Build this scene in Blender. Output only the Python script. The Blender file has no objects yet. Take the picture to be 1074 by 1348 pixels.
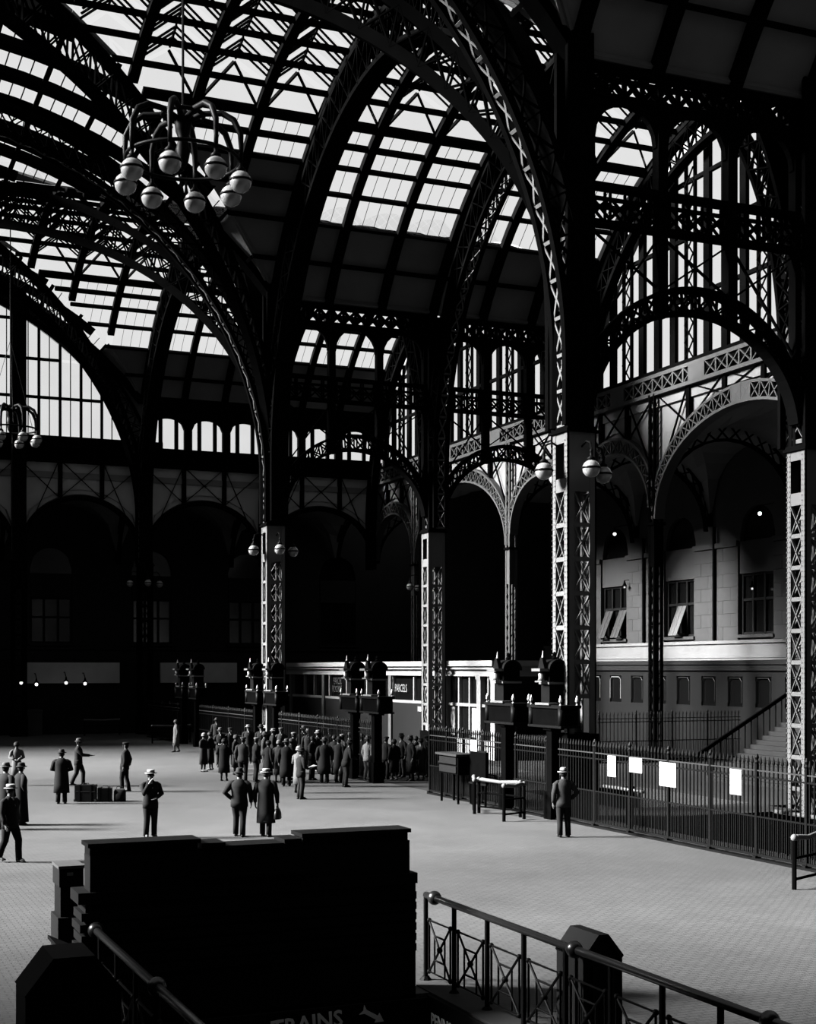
import bpy, math, random
from math import sin, cos, pi, radians, sqrt, atan2
from mathutils import Vector, Matrix, Quaternion
random.seed(7)
scene = bpy.context.scene
COL = scene.collection

# ------------------------------------------------------------------ camera, sky, sun, exposure
CAM_H, CAM_F, CAM_YAW, HORIZON = 4.4, 1850.0, 23.0, 880.0
cam_data = bpy.data.cameras.new('camera')
cam_data.sensor_fit = 'HORIZONTAL'
cam_data.sensor_width = 36.0
cam_data.lens = 36.0 * CAM_F / 1074.0
cam_data.shift_y = (HORIZON - 674.0) / 1074.0
cam_data.clip_end = 600.0
cam = bpy.data.objects.new('camera', cam_data)
cam.location = (0, 0, CAM_H)
cam.rotation_euler = (radians(90), 0, -radians(CAM_YAW))
COL.objects.link(cam)
scene.camera = cam

world = bpy.data.worlds.new('sky')
scene.world = world
world.use_nodes = True
bgn = world.node_tree.nodes['Background']
bgn.inputs[0].default_value = (0.85, 0.85, 0.85, 1)
bgn.inputs[1].default_value = 0.95

sun_data = bpy.data.lights.new('sun', 'SUN')
sun_data.energy = 172.0
sun_data.angle = radians(16)
sun_data.color = (1, 1, 1)
sun = bpy.data.objects.new('sun', sun_data)
SUN_DIR = Vector((0.815, -0.315, -0.475)).normalized()      # the way the light travels
sun.rotation_euler = SUN_DIR.to_track_quat('-Z', 'Y').to_euler()
sun.location = (-30, 80, 60)
COL.objects.link(sun)

scene.view_settings.view_transform = 'Standard'
scene.view_settings.look = 'None'
scene.view_settings.gamma = 1.0
scene.view_settings.use_curve_mapping = False
scene.view_settings.exposure = 0.0
scene.cycles.max_bounces = 6
scene.cycles.diffuse_bounces = 3
scene.cycles.transparent_max_bounces = 16

# ------------------------------------------------------------------ materials (the photograph is grey)
def material(name, v, rough=0.6, var=0.0, scale=3.0, bump=0.0, spec=0.04, metal=0.0, bscale=None):
    m = bpy.data.materials.new(name)
    m.use_nodes = True
    nt = m.node_tree
    b = nt.nodes['Principled BSDF']
    b.inputs['Base Color'].default_value = (v, v, v, 1)
    b.inputs['Roughness'].default_value = rough
    b.inputs['Specular IOR Level'].default_value = spec
    b.inputs['Metallic'].default_value = metal
    if var or bump:
        tc = nt.nodes.new('ShaderNodeTexCoord')
        nz = nt.nodes.new('ShaderNodeTexNoise')
        nz.inputs['Scale'].default_value = scale
        nz.inputs['Detail'].default_value = 5.0
        nt.links.new(tc.outputs['Object'], nz.inputs['Vector'])
        if var:
            mr = nt.nodes.new('ShaderNodeMapRange')
            mr.inputs['To Min'].default_value = v * (1 - var)
            mr.inputs['To Max'].default_value = v * (1 + var)
            nt.links.new(nz.outputs['Fac'], mr.inputs['Value'])
            nt.links.new(mr.outputs['Result'], b.inputs['Base Color'])
        if bump:
            nb = nz
            if bscale:
                nb = nt.nodes.new('ShaderNodeTexNoise')
                nb.inputs['Scale'].default_value = bscale
                nt.links.new(tc.outputs['Object'], nb.inputs['Vector'])
            bp = nt.nodes.new('ShaderNodeBump')
            bp.inputs['Strength'].default_value = bump
            bp.inputs['Distance'].default_value = 0.02
            nt.links.new(nb.outputs['Fac'], bp.inputs['Height'])
            nt.links.new(bp.outputs['Normal'], b.inputs['Normal'])
    return m

M = {}
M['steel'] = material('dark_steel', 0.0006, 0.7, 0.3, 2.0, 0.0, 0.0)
M['steel_grey'] = material('grey_steel', 0.0210, 0.5, 0.2, 2.0)  # paler steel, sunlight on bracing and right arcade put in its colour
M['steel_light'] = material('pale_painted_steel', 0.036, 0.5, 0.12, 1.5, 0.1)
M['steel_far'] = material('sooty_steel', 0.0008, 0.7, 0.3, 2.0, 0.0, 0.0)
M['roof_panel'] = material('sooty_plaster', 0.05, 0.8, 0.35, 0.6)
M['spandrel'] = material('spandrel_plaster', 0.0650, 0.8, 0.15, 0.8)
M['spandrel_far'] = material('far_spandrel_plaster', 0.14, 0.8, 0.2, 0.8)  # paler than the right wall's plaster, lifted to offset weak light there
M['vault'] = material('gallery_plaster', 0.06, 0.85, 0.25, 0.5)
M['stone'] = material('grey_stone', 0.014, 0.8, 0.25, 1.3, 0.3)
M['stone_dark'] = material('shaded_stone', 0.0060, 0.85, 0.3, 0.7, 0.3)  # darker copy of the grey stone, shade of dim parts put in
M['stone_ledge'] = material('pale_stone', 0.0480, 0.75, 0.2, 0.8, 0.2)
M['grey_rail'] = material('grey_fence_rail', 0.007, 0.5, 0.2, 3.0)  # greyer than the other fence iron
M['letter_mid'] = material('mid_lettering', 0.022, 0.6)  # darker tone of the lettering
M['kerb'] = material('worn_kerb_stone', 0.0150, 0.7, 0.3, 2.0)
M['dark'] = material('black_iron', 0.0005, 0.7, 0.3, 4.0, 0.0, 0.0)
M['iron'] = material('wrought_iron', 0.0010, 0.5, 0.3, 6.0, 0.0, 0.015)
M['iron_pale'] = material('pale_iron', 0.0300, 0.35, 0.3, 5.0, 0.0, 0.25)  # paler iron, light on niche parts and guard rails put in its colour
M['rail'] = material('polished_rail', 0.0015, 0.3, 0.2, 5.0, 0.0, 0.22)
M['wood_dark'] = material('dark_wood', 0.0008, 0.75, 0.4, 3.0, 0.0, 0.06)
M['wood_mid'] = material('brown_wood', 0.0019, 0.5, 0.3, 3.0)
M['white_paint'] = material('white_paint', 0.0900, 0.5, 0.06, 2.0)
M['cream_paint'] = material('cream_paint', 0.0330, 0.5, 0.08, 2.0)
M['paper'] = material('paper', 0.0780, 0.8, 0.05, 6.0)
M['letter'] = material('white_lettering', 0.0750, 0.6)
M['sign_white'] = material('sign_white_lettering', 0.75, 0.6)  # lettering brightened to read as lit inside the stairwell shade
M['letter_raised'] = material('brightened_lettering', 0.5, 0.6)  # paler than the white lettering, offsets the shade on the stair sign
M['black_glass'] = material('dark_glass', 0.0009, 0.15, 0, 1, 0, 0.5)
M['globe'] = material('opal_globe', 0.0780, 0.25, 0.03, 3.0, 0, 0.5)
M['skin'] = material('skin', 0.024, 0.6)
M['hair'] = material('hair', 0.0018, 0.6)
M['straw'] = material('straw_hat', 0.0600, 0.7, 0.1, 20.0)
M['felt_dark'] = material('dark_felt', 0.0021, 0.8)
M['felt_mid'] = material('grey_felt', 0.0150, 0.8)
M['felt_light'] = material('pale_felt', 0.0450, 0.8)
M['cloth_black'] = material('black_cloth', 0.0012, 0.9, 0.2, 9.0)
M['cloth_dark'] = material('charcoal_cloth', 0.0024, 0.9, 0.2, 9.0)
M['cloth_mid'] = material('grey_cloth', 0.0066, 0.9, 0.2, 9.0)
M['cloth_light'] = material('pale_cloth', 0.0270, 0.9, 0.15, 9.0)
M['leather'] = material('black_leather', 0.0015, 0.4, 0.2, 6.0, 0.0, 0.04)
M['leather_mid'] = material('tan_leather', 0.0090, 0.45, 0.2, 6.0)

def emission(name, v, s):
    m = bpy.data.materials.new(name)
    m.use_nodes = True
    nt = m.node_tree
    nt.nodes.remove(nt.nodes['Principled BSDF'])
    e = nt.nodes.new('ShaderNodeEmission')
    e.inputs[0].default_value = (v, v, v, 1)
    e.inputs[1].default_value = s
    nt.links.new(e.outputs[0], nt.nodes['Material Output'].inputs[0])
    return m
M['bulb'] = emission('lit_bulb', 1.0, 3.0)
M['bulb_dim'] = emission('dim_bulb', 1.0, 0.8)

def glass(name, tint, gloss=0.04):
    m = bpy.data.materials.new(name)
    m.use_nodes = True
    nt = m.node_tree
    nt.nodes.remove(nt.nodes['Principled BSDF'])
    tr = nt.nodes.new('ShaderNodeBsdfTransparent')
    gl = nt.nodes.new('ShaderNodeBsdfGlossy')
    gl.inputs['Roughness'].default_value = 0.15
    mx = nt.nodes.new('ShaderNodeMixShader')
    mx.inputs[0].default_value = gloss
    tc = nt.nodes.new('ShaderNodeTexCoord')
    nz = nt.nodes.new('ShaderNodeTexNoise')
    nz.inputs['Scale'].default_value = 0.5
    mr = nt.nodes.new('ShaderNodeMapRange')
    mr.inputs['To Min'].default_value = tint * 0.93
    mr.inputs['To Max'].default_value = min(1, tint * 1.04)
    nt.links.new(tc.outputs['Object'], nz.inputs['Vector'])
    nt.links.new(nz.outputs['Fac'], mr.inputs['Value'])
    nt.links.new(mr.outputs['Result'], tr.inputs['Color'])
    nt.links.new(tr.outputs[0], mx.inputs[1])
    nt.links.new(gl.outputs[0], mx.inputs[2])
    nt.links.new(mx.outputs[0], nt.nodes['Material Output'].inputs[0])
    return m
M['glass'] = glass('skylight_glass', 0.985, 0.02)
M['glass_dirty'] = glass('dusty_window_glass', 0.93, 0.04)

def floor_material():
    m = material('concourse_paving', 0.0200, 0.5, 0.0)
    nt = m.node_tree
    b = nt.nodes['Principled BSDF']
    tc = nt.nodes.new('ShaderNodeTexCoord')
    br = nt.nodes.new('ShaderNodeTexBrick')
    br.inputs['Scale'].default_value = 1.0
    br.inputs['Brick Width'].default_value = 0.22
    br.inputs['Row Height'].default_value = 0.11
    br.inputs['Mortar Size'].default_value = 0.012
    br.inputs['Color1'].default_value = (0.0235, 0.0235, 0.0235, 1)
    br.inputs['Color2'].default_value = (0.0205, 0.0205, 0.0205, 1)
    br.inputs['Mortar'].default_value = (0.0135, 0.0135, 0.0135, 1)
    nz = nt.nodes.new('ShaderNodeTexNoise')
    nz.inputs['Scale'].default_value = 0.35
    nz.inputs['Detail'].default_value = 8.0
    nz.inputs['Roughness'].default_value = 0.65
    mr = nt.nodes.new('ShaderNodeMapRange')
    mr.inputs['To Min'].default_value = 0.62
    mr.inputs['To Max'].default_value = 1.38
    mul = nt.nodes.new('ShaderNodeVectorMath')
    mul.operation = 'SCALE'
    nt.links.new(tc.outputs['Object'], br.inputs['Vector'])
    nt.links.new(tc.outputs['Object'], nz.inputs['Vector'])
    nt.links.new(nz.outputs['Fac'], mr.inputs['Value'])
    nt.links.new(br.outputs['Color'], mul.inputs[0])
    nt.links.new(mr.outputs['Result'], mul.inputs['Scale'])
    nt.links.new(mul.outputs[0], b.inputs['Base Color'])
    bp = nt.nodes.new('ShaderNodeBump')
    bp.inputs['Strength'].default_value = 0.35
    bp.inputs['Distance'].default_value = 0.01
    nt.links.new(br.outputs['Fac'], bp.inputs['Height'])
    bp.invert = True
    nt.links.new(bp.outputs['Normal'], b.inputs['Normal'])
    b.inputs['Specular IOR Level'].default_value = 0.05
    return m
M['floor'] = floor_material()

# ------------------------------------------------------------------ mesh helpers
def wloc(o):
    p = Vector((0, 0, 0))
    while o is not None:
        p = p + Vector(o.location)
        o = o.parent
    return p

class MB:
    """Collects simple shapes, then links them as ONE mesh object. Coordinates are the world's (after T)."""
    def __init__(self, T=None):
        self.v, self.f, self.T = [], [], T
    def add(self, vs, fs):
        n = len(self.v)
        T = self.T
        for p in vs:
            p = Vector(p)
            self.v.append(T @ p if T is not None else p)
        for fc in fs:
            self.f.append([i + n for i in fc])
        return self
    def box(self, x0, y0, z0, x1, y1, z1):
        return self.add([(x0, y0, z0), (x1, y0, z0), (x1, y1, z0), (x0, y1, z0), (x0, y0, z1), (x1, y0, z1), (x1, y1, z1), (x0, y1, z1)],
                        [(3, 2, 1, 0), (4, 5, 6, 7), (0, 1, 5, 4), (1, 2, 6, 5), (2, 3, 7, 6), (3, 0, 4, 7)])
    def cbox(self, cx, cy, z0, sx, sy, h):
        return self.box(cx - sx / 2, cy - sy / 2, z0, cx + sx / 2, cy + sy / 2, z0 + h)
    def beam(self, p, q, w, h, up=(0, 0, 1)):
        p, q, up = Vector(p), Vector(q), Vector(up)
        d = (q - p)
        if d.length < 1e-6: return self
        d.normalize()
        s = d.cross(up)
        if s.length < 1e-4: s = d.cross(Vector((1, 0, 0)))
        s.normalize()
        u = s.cross(d)
        a, b = s * (w / 2), u * (h / 2)
        vs = [p - a - b, p + a - b, p + a + b, p - a + b, q - a - b, q + a - b, q + a + b, q - a + b]
        return self.add(vs, [(0, 1, 2, 3), (7, 6, 5, 4), (0, 4, 5, 1), (1, 5, 6, 2), (2, 6, 7, 3), (3, 7, 4, 0)])
    def strip(self, pts, ups, w, h):
        """bar along a polyline; ups[i] is its thickness direction, sideways comes from the cross product"""
        n = len(pts)
        vs = []
        for i in range(n):
            a = Vector(pts[max(0, i - 1)]); b = Vector(pts[min(n - 1, i + 1)])
            d = (b - a).normalized()
            u = Vector(ups[i]).normalized()
            s = d.cross(u).normalized()
            p = Vector(pts[i])
            vs += [p - s * w / 2 - u * h / 2, p + s * w / 2 - u * h / 2, p + s * w / 2 + u * h / 2, p - s * w / 2 + u * h / 2]
        fs = [(0, 1, 2, 3)]
        for i in range(n - 1):
            o = i * 4
            for k in range(4):
                k2 = (k + 1) % 4
                fs.append((o + k, o + 4 + k, o + 4 + k2, o + k2))
        o = (n - 1) * 4
        fs.append((o + 3, o + 2, o + 1, o))
        return self.add(vs, fs)
    def tube(self, pts, rs, n=8, cap=True, flat=None):
        pts = [Vector(p) for p in pts]
        if not isinstance(rs, (list, tuple)): rs = [rs] * len(pts)
        d0 = (pts[1] - pts[0]).normalized()
        ref = Vector((0, 0, 1)) if abs(d0.z) < 0.9 else Vector((1, 0, 0))
        s = d0.cross(ref).normalized()
        vs, prev = [], d0
        for i, p in enumerate(pts):
            a = pts[max(0, i - 1)]; b = pts[min(len(pts) - 1, i + 1)]
            d = (b - a).normalized()
            q = prev.rotation_difference(d)
            s = (q @ s); s = (s - d * s.dot(d)).normalized()
            prev = d
            t = d.cross(s)
            r = rs[i]
            ra, rb = (r if isinstance(r, (list, tuple)) else (r, r))
            for k in range(n):
                an = 2 * pi * k / n
                vs.append(p + s * (ra * cos(an)) + t * (rb * sin(an)))
        fs = []
        for i in range(len(pts) - 1):
            for k in range(n):
                k2 = (k + 1) % n
                fs.append((i * n + k, i * n + k2, (i + 1) * n + k2, (i + 1) * n + k))
        if cap:
            fs.append(tuple(reversed(range(n))))
            fs.append(tuple(range((len(pts) - 1) * n, len(pts) * n)))
        return self.add(vs, fs)
    def lathe(self, prof, c, n=12, sx=1.0, sy=1.0):
        cx, cy, cz = c
        vs, fs = [], []
        for r, z in prof:
            for k in range(n):
                a = 2 * pi * k / n
                vs.append((cx + sx * r * cos(a), cy + sy * r * sin(a), cz + z))
        for i in range(len(prof) - 1):
            for k in range(n):
                k2 = (k + 1) % n
                fs.append((i * n + k, i * n + k2, (i + 1) * n + k2, (i + 1) * n + k))
        fs.append(tuple(reversed(range(n))))
        fs.append(tuple(range((len(prof) - 1) * n, len(prof) * n)))
        return self.add(vs, fs)
    def ball(self, c, r, n=10, m=6, sc=(1, 1, 1)):
        prof = [(max(1e-4, r * sin(pi * i / m)), -r * cos(pi * i / m)) for i in range(m + 1)]
        cx, cy, cz = c
        return self.lathe([(a * 1.0, z * sc[2]) for a, z in prof], c, n, sc[0], sc[1])
    def loft(self, rings, cap=True):
        """rings: lists of points, all the same length"""
        n = len(rings[0])
        vs = [p for r in rings for p in r]
        fs = []
        for i in range(len(rings) - 1):
            for k in range(n):
                k2 = (k + 1) % n
                fs.append((i * n + k, i * n + k2, (i + 1) * n + k2, (i + 1) * n + k))
        if cap:
            fs.append(tuple(reversed(range(n))))
            fs.append(tuple(range((len(rings) - 1) * n, len(rings) * n)))
        return self.add(vs, fs)
    def prism(self, poly, off):
        """closed polygon (3D points) pushed along the vector off"""
        n = len(poly)
        off = Vector(off)
        vs = [Vector(p) for p in poly] + [Vector(p) + off for p in poly]
        fs = [tuple(range(n)), tuple(reversed(range(n, 2 * n)))]
        for k in range(n):
            k2 = (k + 1) % n
            fs.append((k, n + k, n + k2, k2))
        return self.add(vs, fs)
    def quad(self, *p):
        return self.add(p, [tuple(range(len(p)))])
    def mesh(self, name, mat, org=(0, 0, 0), smooth=False):
        me = bpy.data.meshes.new(name)
        o = Vector(org)
        me.from_pydata([tuple(p - o) for p in self.v], [], self.f)
        me.materials.append(mat)
        if smooth:
            me.polygons.foreach_set('use_smooth', [True] * len(me.polygons))
        me.update()
        return me
    def obj(self, name, mat, parent=None, smooth=False, loc=None, stuff=False):
        base = wloc(parent)
        org = Vector(loc) if loc is not None else (base if parent is not None else Vector((0, 0, 0)))
        me = self.mesh(name, mat, org, smooth)
        o = bpy.data.objects.new(name, me)
        o.location = org - base
        if parent is not None: o.parent = parent
        COL.objects.link(o)
        if stuff: o['kind'] = 'stuff'
        return o

def inst(name, me, loc, parent, rz=0.0, ry=0.0):
    o = bpy.data.objects.new(name, me)
    o.location = Vector(loc) - wloc(parent)
    o.rotation_euler = (0, ry, rz)
    o.parent = parent
    COL.objects.link(o)
    return o

def tag(o, label, cat=None, group=None, kind=None):
    o['label'] = label
    if cat: o['category'] = cat
    if group: o['group'] = group
    if kind: o['kind'] = kind
    return o

def thing(name, loc, label, cat, group=None):
    o = bpy.data.objects.new(name, None)
    o.empty_display_size = 0.2
    o.location = loc
    COL.objects.link(o)
    return tag(o, label, cat, group)

def struct(name, loc, label):
    o = bpy.data.objects.new(name, None)
    o.location = loc
    COL.objects.link(o)
    return tag(o, label, kind='structure')

def dup(root, loc, rz=0.0, label=None):
    r = root.copy(); COL.objects.link(r)
    r.location = loc; r.rotation_euler = (0, 0, rz)
    if label: r['label'] = label
    for ch in list(root.children):
        c = ch.copy(); COL.objects.link(c); c.parent = r
        for g in list(ch.children):
            d = g.copy(); COL.objects.link(d); d.parent = c
    return r

def text(body, size, M4, mat, parent, name='lettering', extrude=0.004, align='LEFT', bold=0.0):
    cu = bpy.data.curves.new(name, 'FONT')
    cu.body = body
    cu.size = size
    cu.extrude = extrude
    cu.align_x = align
    cu.offset = bold
    cu.resolution_u = 2
    cu.materials.append(mat)
    tmp = bpy.data.objects.new(name, cu)
    COL.objects.link(tmp)
    me = bpy.data.meshes.new_from_object(tmp.evaluated_get(bpy.context.evaluated_depsgraph_get()))
    bpy.data.objects.remove(tmp)
    bpy.data.curves.remove(cu)
    me.name = name
    if not me.materials: me.materials.append(mat)
    o = bpy.data.objects.new(name, me)
    o.parent = parent
    Mx = M4.copy()
    Mx.translation = Mx.translation - wloc(parent)
    o.matrix_basis = Mx
    COL.objects.link(o)
    return o

# ------------------------------------------------------------------ plan of the concourse (metres)
XA, XB, XW, XO = 20.65, 29.15, 37.5, 46.0        # column rows, arcade wall, outer stone wall
YA, YB, YC, YD = 36.15, 65.35, 94.55, 103.0      # transverse arches, far arcade wall, outer far wall
BAY = YB - YA
X0 = 4.3                                         # middle of the nave
RX, ZX = 17.3, 13.0                              # vaults across the nave
RN, ZN = 20.7, 9.6                               # vault along the nave
ZCAP = 11.28

# ================================================================== SETTING: floor
def fl(x0, y0, x1, y1, z=0.0, t=0.4):
    return (x0, y0, z - t, x1, y1, z)
flo = struct('floor', (0, 0, 0), 'pale paved concourse floor of small bricks running under the crowd')
b = MB()
WELL = (3.25, 2.0, 7.9, 17.45)                        # stairwell opening in front of the camera
for r in [(-29, -6, WELL[0], YD), (WELL[0], -6, 20.4, WELL[1]), (WELL[2], WELL[1], 20.4, WELL[3]), (WELL[0], WELL[3], 20.4, YD)]:
    b.box(*fl(*r))
b.obj('paving', M['floor'], flo)
b = MB()
PITS = [(21.3, 22.0, 28.3, 35.4), (23.4, 38.0, 28.3, 45.0), (21.3, 53.0, 28.3, 63.0), (21.3, 66.0, 28.3, 77.0)]
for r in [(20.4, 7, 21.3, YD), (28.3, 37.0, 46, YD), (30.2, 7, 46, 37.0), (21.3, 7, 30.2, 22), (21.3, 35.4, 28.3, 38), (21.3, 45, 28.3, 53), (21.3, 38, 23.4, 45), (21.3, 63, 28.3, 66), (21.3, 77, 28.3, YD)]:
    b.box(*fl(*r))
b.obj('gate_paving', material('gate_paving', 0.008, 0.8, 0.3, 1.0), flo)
b = MB()
for x0, y0, x1, y1 in [(21.3, 22.0, 30.2, 37.0)] + PITS[1:]:    # stair pits behind the gates
    b.box(x0 - .1, y0 - .1, -6.2, x1 + .1, y1 + .1, -6.0)
    b.box(x0 - .2, y0, -6, x0, y1, -.4); b.box(x1, y0, -6, x1 + .2, y1, -.4)
    b.box(x0, y0 - .2, -6, x1, y0, -.4); b.box(x0, y1, -6, x1, y1 + .2, -.4)
b.obj('pit_wall', M['stone_dark'], flo)
tr = MB().box(3.0, 1.0, -3.6, 8.2, 17.8, -3.4)
tr.box(3.0, 1.5, -3.4, 3.25, 17.45, -.4); tr.box(7.9, 1.5, -3.4, 8.15, 17.45, -.4)
tr.box(3.25, 1.6, -3.4, 7.9, 2.0, -.4)
tr.obj('stairwell_wall', M['stone_dark'], flo)
MB().box(7.72, 2.0, -.45, 8.2, 17.95, .015).obj('stairwell_kerb', M['kerb'], flo)
MB().box(2.8, 2.0, -.45, 3.25, 17.45, .015).obj('stairwell_kerb', M['kerb'], flo)

# ================================================================== SETTING: glazed vaults
def vault_section(label, P, u0, u1, npitch, rows_solid, rows_glass, upper, ulim, subs=4, detail=True, rib_w=0.42, flip=1, nsolid=0, nave_solid=(0, 0), psubs=1, rib_h=.32, gm='glass'):
    """P(u, phi, off) gives a point of the vault (phi degrees from the springing, off outward metres);
    ulim(phi) is the inner limit of u (groin); u runs away from the groin."""
    root = struct('ceiling', P(u1, rows_solid[0][0], 0), label)
    du = (u1 - u0) / npitch
    frame, glassy, solidy = MB(), MB(), MB()
    def cut(u, p):
        l = ulim(p)
        return max(u, l) if flip > 0 else min(u, l)
    def gone(ua, ub, p):
        return abs(cut(ua, p) - cut(ub, p)) < 0.02
    def cell(ua, ub, pa, pb, oa, ob):
        q = [P(cut(ua, pa), pa, oa), P(cut(ub, pa), pa, oa), P(cut(ub, pb), pb, ob), P(cut(ua, pb), pb, ob)]
        if gone(ua, ub, pa) and gone(ua, ub, pb): return None
        out = []
        for k in q:
            if not out or (Vector(out[-1]) - Vector(k)).length > 0.01: out.append(k)
        if len(out) > 2 and (Vector(out[0]) - Vector(out[-1])).length < 0.01: out.pop()
        return out if len(out) > 2 else None
    g = rib_w / 2
    for (pa, pb) in rows_solid:
        for i in range(npitch):
            ua, ub = u0 + i * du, u0 + (i + 1) * du
            s = 1 if du > 0 else -1
            c = cell(ua, ub, pa, pb, .16, .16)
            if not c: continue
            off = Vector(P(ua, pa, 1)) - Vector(P(ua, pa, 0))
            if detail: MB().prism(c, off * .12).obj('roof_panel', M['roof_panel'], root)
            else: solidy.prism(c, off * .12)
    for (pa, pb) in rows_glass:
        for i in range(npitch):
            s = 1 if du > 0 else -1
            ua, ub = u0 + i * du + s * g, u0 + (i + 1) * du - s * g
            w = (ub - ua) / subs
            if i < nsolid or (i < nave_solid[0] and rows_glass.index((pa, pb)) < nave_solid[1]):
                c = cell(ua - s * g, ub + s * g, pa - .3, pb + .3, .16, .16)
                if c:
                    off = Vector(P(ua, pa, 1)) - Vector(P(ua, pa, 0))
                    if detail: MB().prism(c, off * .12).obj('roof_panel', M['roof_panel'], root)
                    else: solidy.prism(c, off * .12)
                continue
            for k in range(subs):
                for q in range(psubs):
                    pq0, pq1 = pa + .1 + (pb - pa - .2) * q / psubs, pa + .1 + (pb - pa - .2) * (q + 1) / psubs
                    gp = .07 if psubs > 1 else 0
                    c = cell(ua + k * w + s * .018, ua + (k + 1) * w - s * .018, pq0 + gp, pq1 - gp, .1, .1)
                    if c:
                        (MB().quad(*c).obj('glass_pane', M['glass'], root) if detail else glassy.quad(*c))
                    if q and abs(cut(ua, pq0) - ua) < .01: frame.beam(P(ua, pq0, .1), P(ub, pq0, .1), .05, .06, Vector(P(ua, pq0, 1)) - Vector(P(ua, pq0, 0)))
            for k in range(1, subs):
                u = ua + k * w
                if not gone(u, u1, pa) and not gone(u, u1, pb) and abs(cut(u, pa) - u) < .01 and abs(cut(u, pb) - u) < .01:
                    frame.beam(P(u, pa, .1), P(u, pb, .1), .018, .03, Vector(P(u, pa, 1)) - Vector(P(u, pa, 0)))
    # ridge and furrow glazing towards the crown
    for j, (pa, pb) in enumerate(upper):
        for i in range(npitch):
            s = 1 if du > 0 else -1
            ua, ub = u0 + i * du + s * g, u0 + (i + 1) * du - s * g
            um = (ua + ub) / 2
            if gone(ua, ub, pa) and gone(ua, ub, pb): continue
            hip = (j == 0)
            ra = 0.05 if hip else 1.0
            halves = [(ua, um, .05, ra), (um, ub, ra, .05)]
            for (a, c_, oa, oc) in halves:
                if gone(a, c_, pb): continue
                q = [P(cut(a, pa), pa + .15, oa), P(cut(c_, pa), pa + .15, oc), P(cut(c_, pb), pb - .15, oc if not hip else (1.0 if oc == ra and c_ == um else oc)),
                     P(cut(a, pb), pb - .15, oa if not hip else (1.0 if a == um else oa))]
                if detail: MB().quad(*q).obj('ridge_pane', M['glass'], root)
                else: glassy.quad(*q)
            if detail and not gone(ua, ub, pa) and abs(cut(um, pa) - um) < .01:
                nb = 0 if hip else 3
                for k in range(1, nb + 1):
                    t = k / (nb + 1)
                    ph = pa + (pb - pa) * t
                    top = 1.0 * (t if hip else 1)
                    for e in (ua, ub):
                        if abs(cut(e, ph) - e) < .01:
                            frame.beam(P(e, ph, .05), P(um, ph + (pb - pa) * .18, top + .02), .05, .09, Vector(P(um, ph, 1)) - Vector(P(um, ph, 0)))
                if not hip: frame.beam(P(um, pa, 1.02), P(um, pb, 1.02), .08, .12, Vector(P(um, pa, 1)) - Vector(P(um, pa, 0)))
                if hip:
                    for e in (ua, ub):
                        if abs(cut(e, pa) - e) < .01:
                            frame.beam(P(e, pa, .05), P(um, pb, 1.02), .10, .14, Vector(P(um, pa, 1)) - Vector(P(um, pa, 0)))
    if frame.v: frame.obj('glazing_bars', M['steel_far'], root, stuff=True)
    if glassy.v: glassy.obj('glass', M[gm], root, stuff=True)
    if solidy.v: solidy.obj('roof_slab', M['roof_panel'], root)
    # ribs up the slope and purlins along it
    allp = sorted(set([p for r in rows_solid + rows_glass + upper for p in r]))
    p0, p1 = allp[0], allp[-1]
    joined = MB()
    for i in range(npitch + 1):
        u = u0 + i * du
        ph = [p0 + (p1 - p0) * k / 14 for k in range(15)]
        ph = [p for p in ph if abs(cut(u, p) - u) < .01]
        if len(ph) < 2: continue
        mb = MB() if detail else joined
        mb.strip([P(u, p, .0) for p in ph], [Vector(P(u, p, 1)) - Vector(P(u, p, 0)) for p in ph], rib_w, rib_h)
        if detail: mb.obj('rib', M['steel_far'], root)
    edges = []
    rows = rows_solid + rows_glass + upper
    for k in range(len(rows)):
        a = rows[k][1]
        b2 = rows[k + 1][0] if k + 1 < len(rows) else rows[k][1]
        edges.append((a, max(b2, a)))
    for (a, b2) in edges:
        pm = (a + b2) / 2
        ue = cut(u0, pm)
        if abs(ue - u1) < .3: continue
        rad = (Vector(P(u1, a, 0)) - Vector(P(u1, b2, 0))).length
        hgt = max(rad, .16)
        mb = MB() if detail else joined
        nrm = Vector(P(u1, pm, 1)) - Vector(P(u1, pm, 0))
        mb.beam(P(ue, pm, 0), P(u1, pm, 0), hgt, .2, nrm)
        if detail: mb.obj('purlin', M['steel_far'], root)
    if joined.v: joined.obj('roof_frame', M['steel_far'], root)
    return root

SOLID = [(32.6, 39.25), (39.25, 45.7)]
GLASS = [(45.9, 50.9), (51.5, 55.6), (56.2, 59.4), (60.2, 62.9)]
UPPER = [(64.4, 68.4), (69.0, 72.9), (73.5, 77.4), (78.0, 81.9), (82.5, 86.4), (87.0, 90.0)]

def PX(yc, sgn):
    def P(u, phi, off):
        a = radians(phi)
        return (u, yc + sgn * (RX + off) * cos(a), ZX + (RX + off) * sin(a))
    return P
def limX(side):
    def f(phi):
        z = ZX + RX * sin(radians(phi))
        return X0 + side * sqrt(max(0, RN * RN - (z - ZN) ** 2))
    return f
def PN(sgn):
    def P(u, phi, off):
        a = radians(phi)
        return (X0 + sgn * (RN + off) * cos(a), u, ZN + (RN + off) * sin(a))
    return P
def limN(yc, side):
    def f(phi):
        z = ZN + RN * sin(radians(phi))
        return yc + side * sqrt(max(0, RX * RX - (z - ZX) ** 2))
    return f
YC0, YC1, YC2 = YA - BAY / 2, YA + BAY / 2, YB + BAY / 2
NSOL = [(38.3, 43.8), (43.8, 49.8)]
NGL = [(50.0, 56.0), (56.6, 62.6), (63.2, 69.2), (69.8, 75.8), (76.4, 82.4), (83.0, 89.6)]
pitch = (XW - XA) / 6
def nave_u(side, n=12):           # start of the grid on the nave side so that columns stay on the 2.8 m pitch
    return XA - side * 0 - n * pitch
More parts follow.
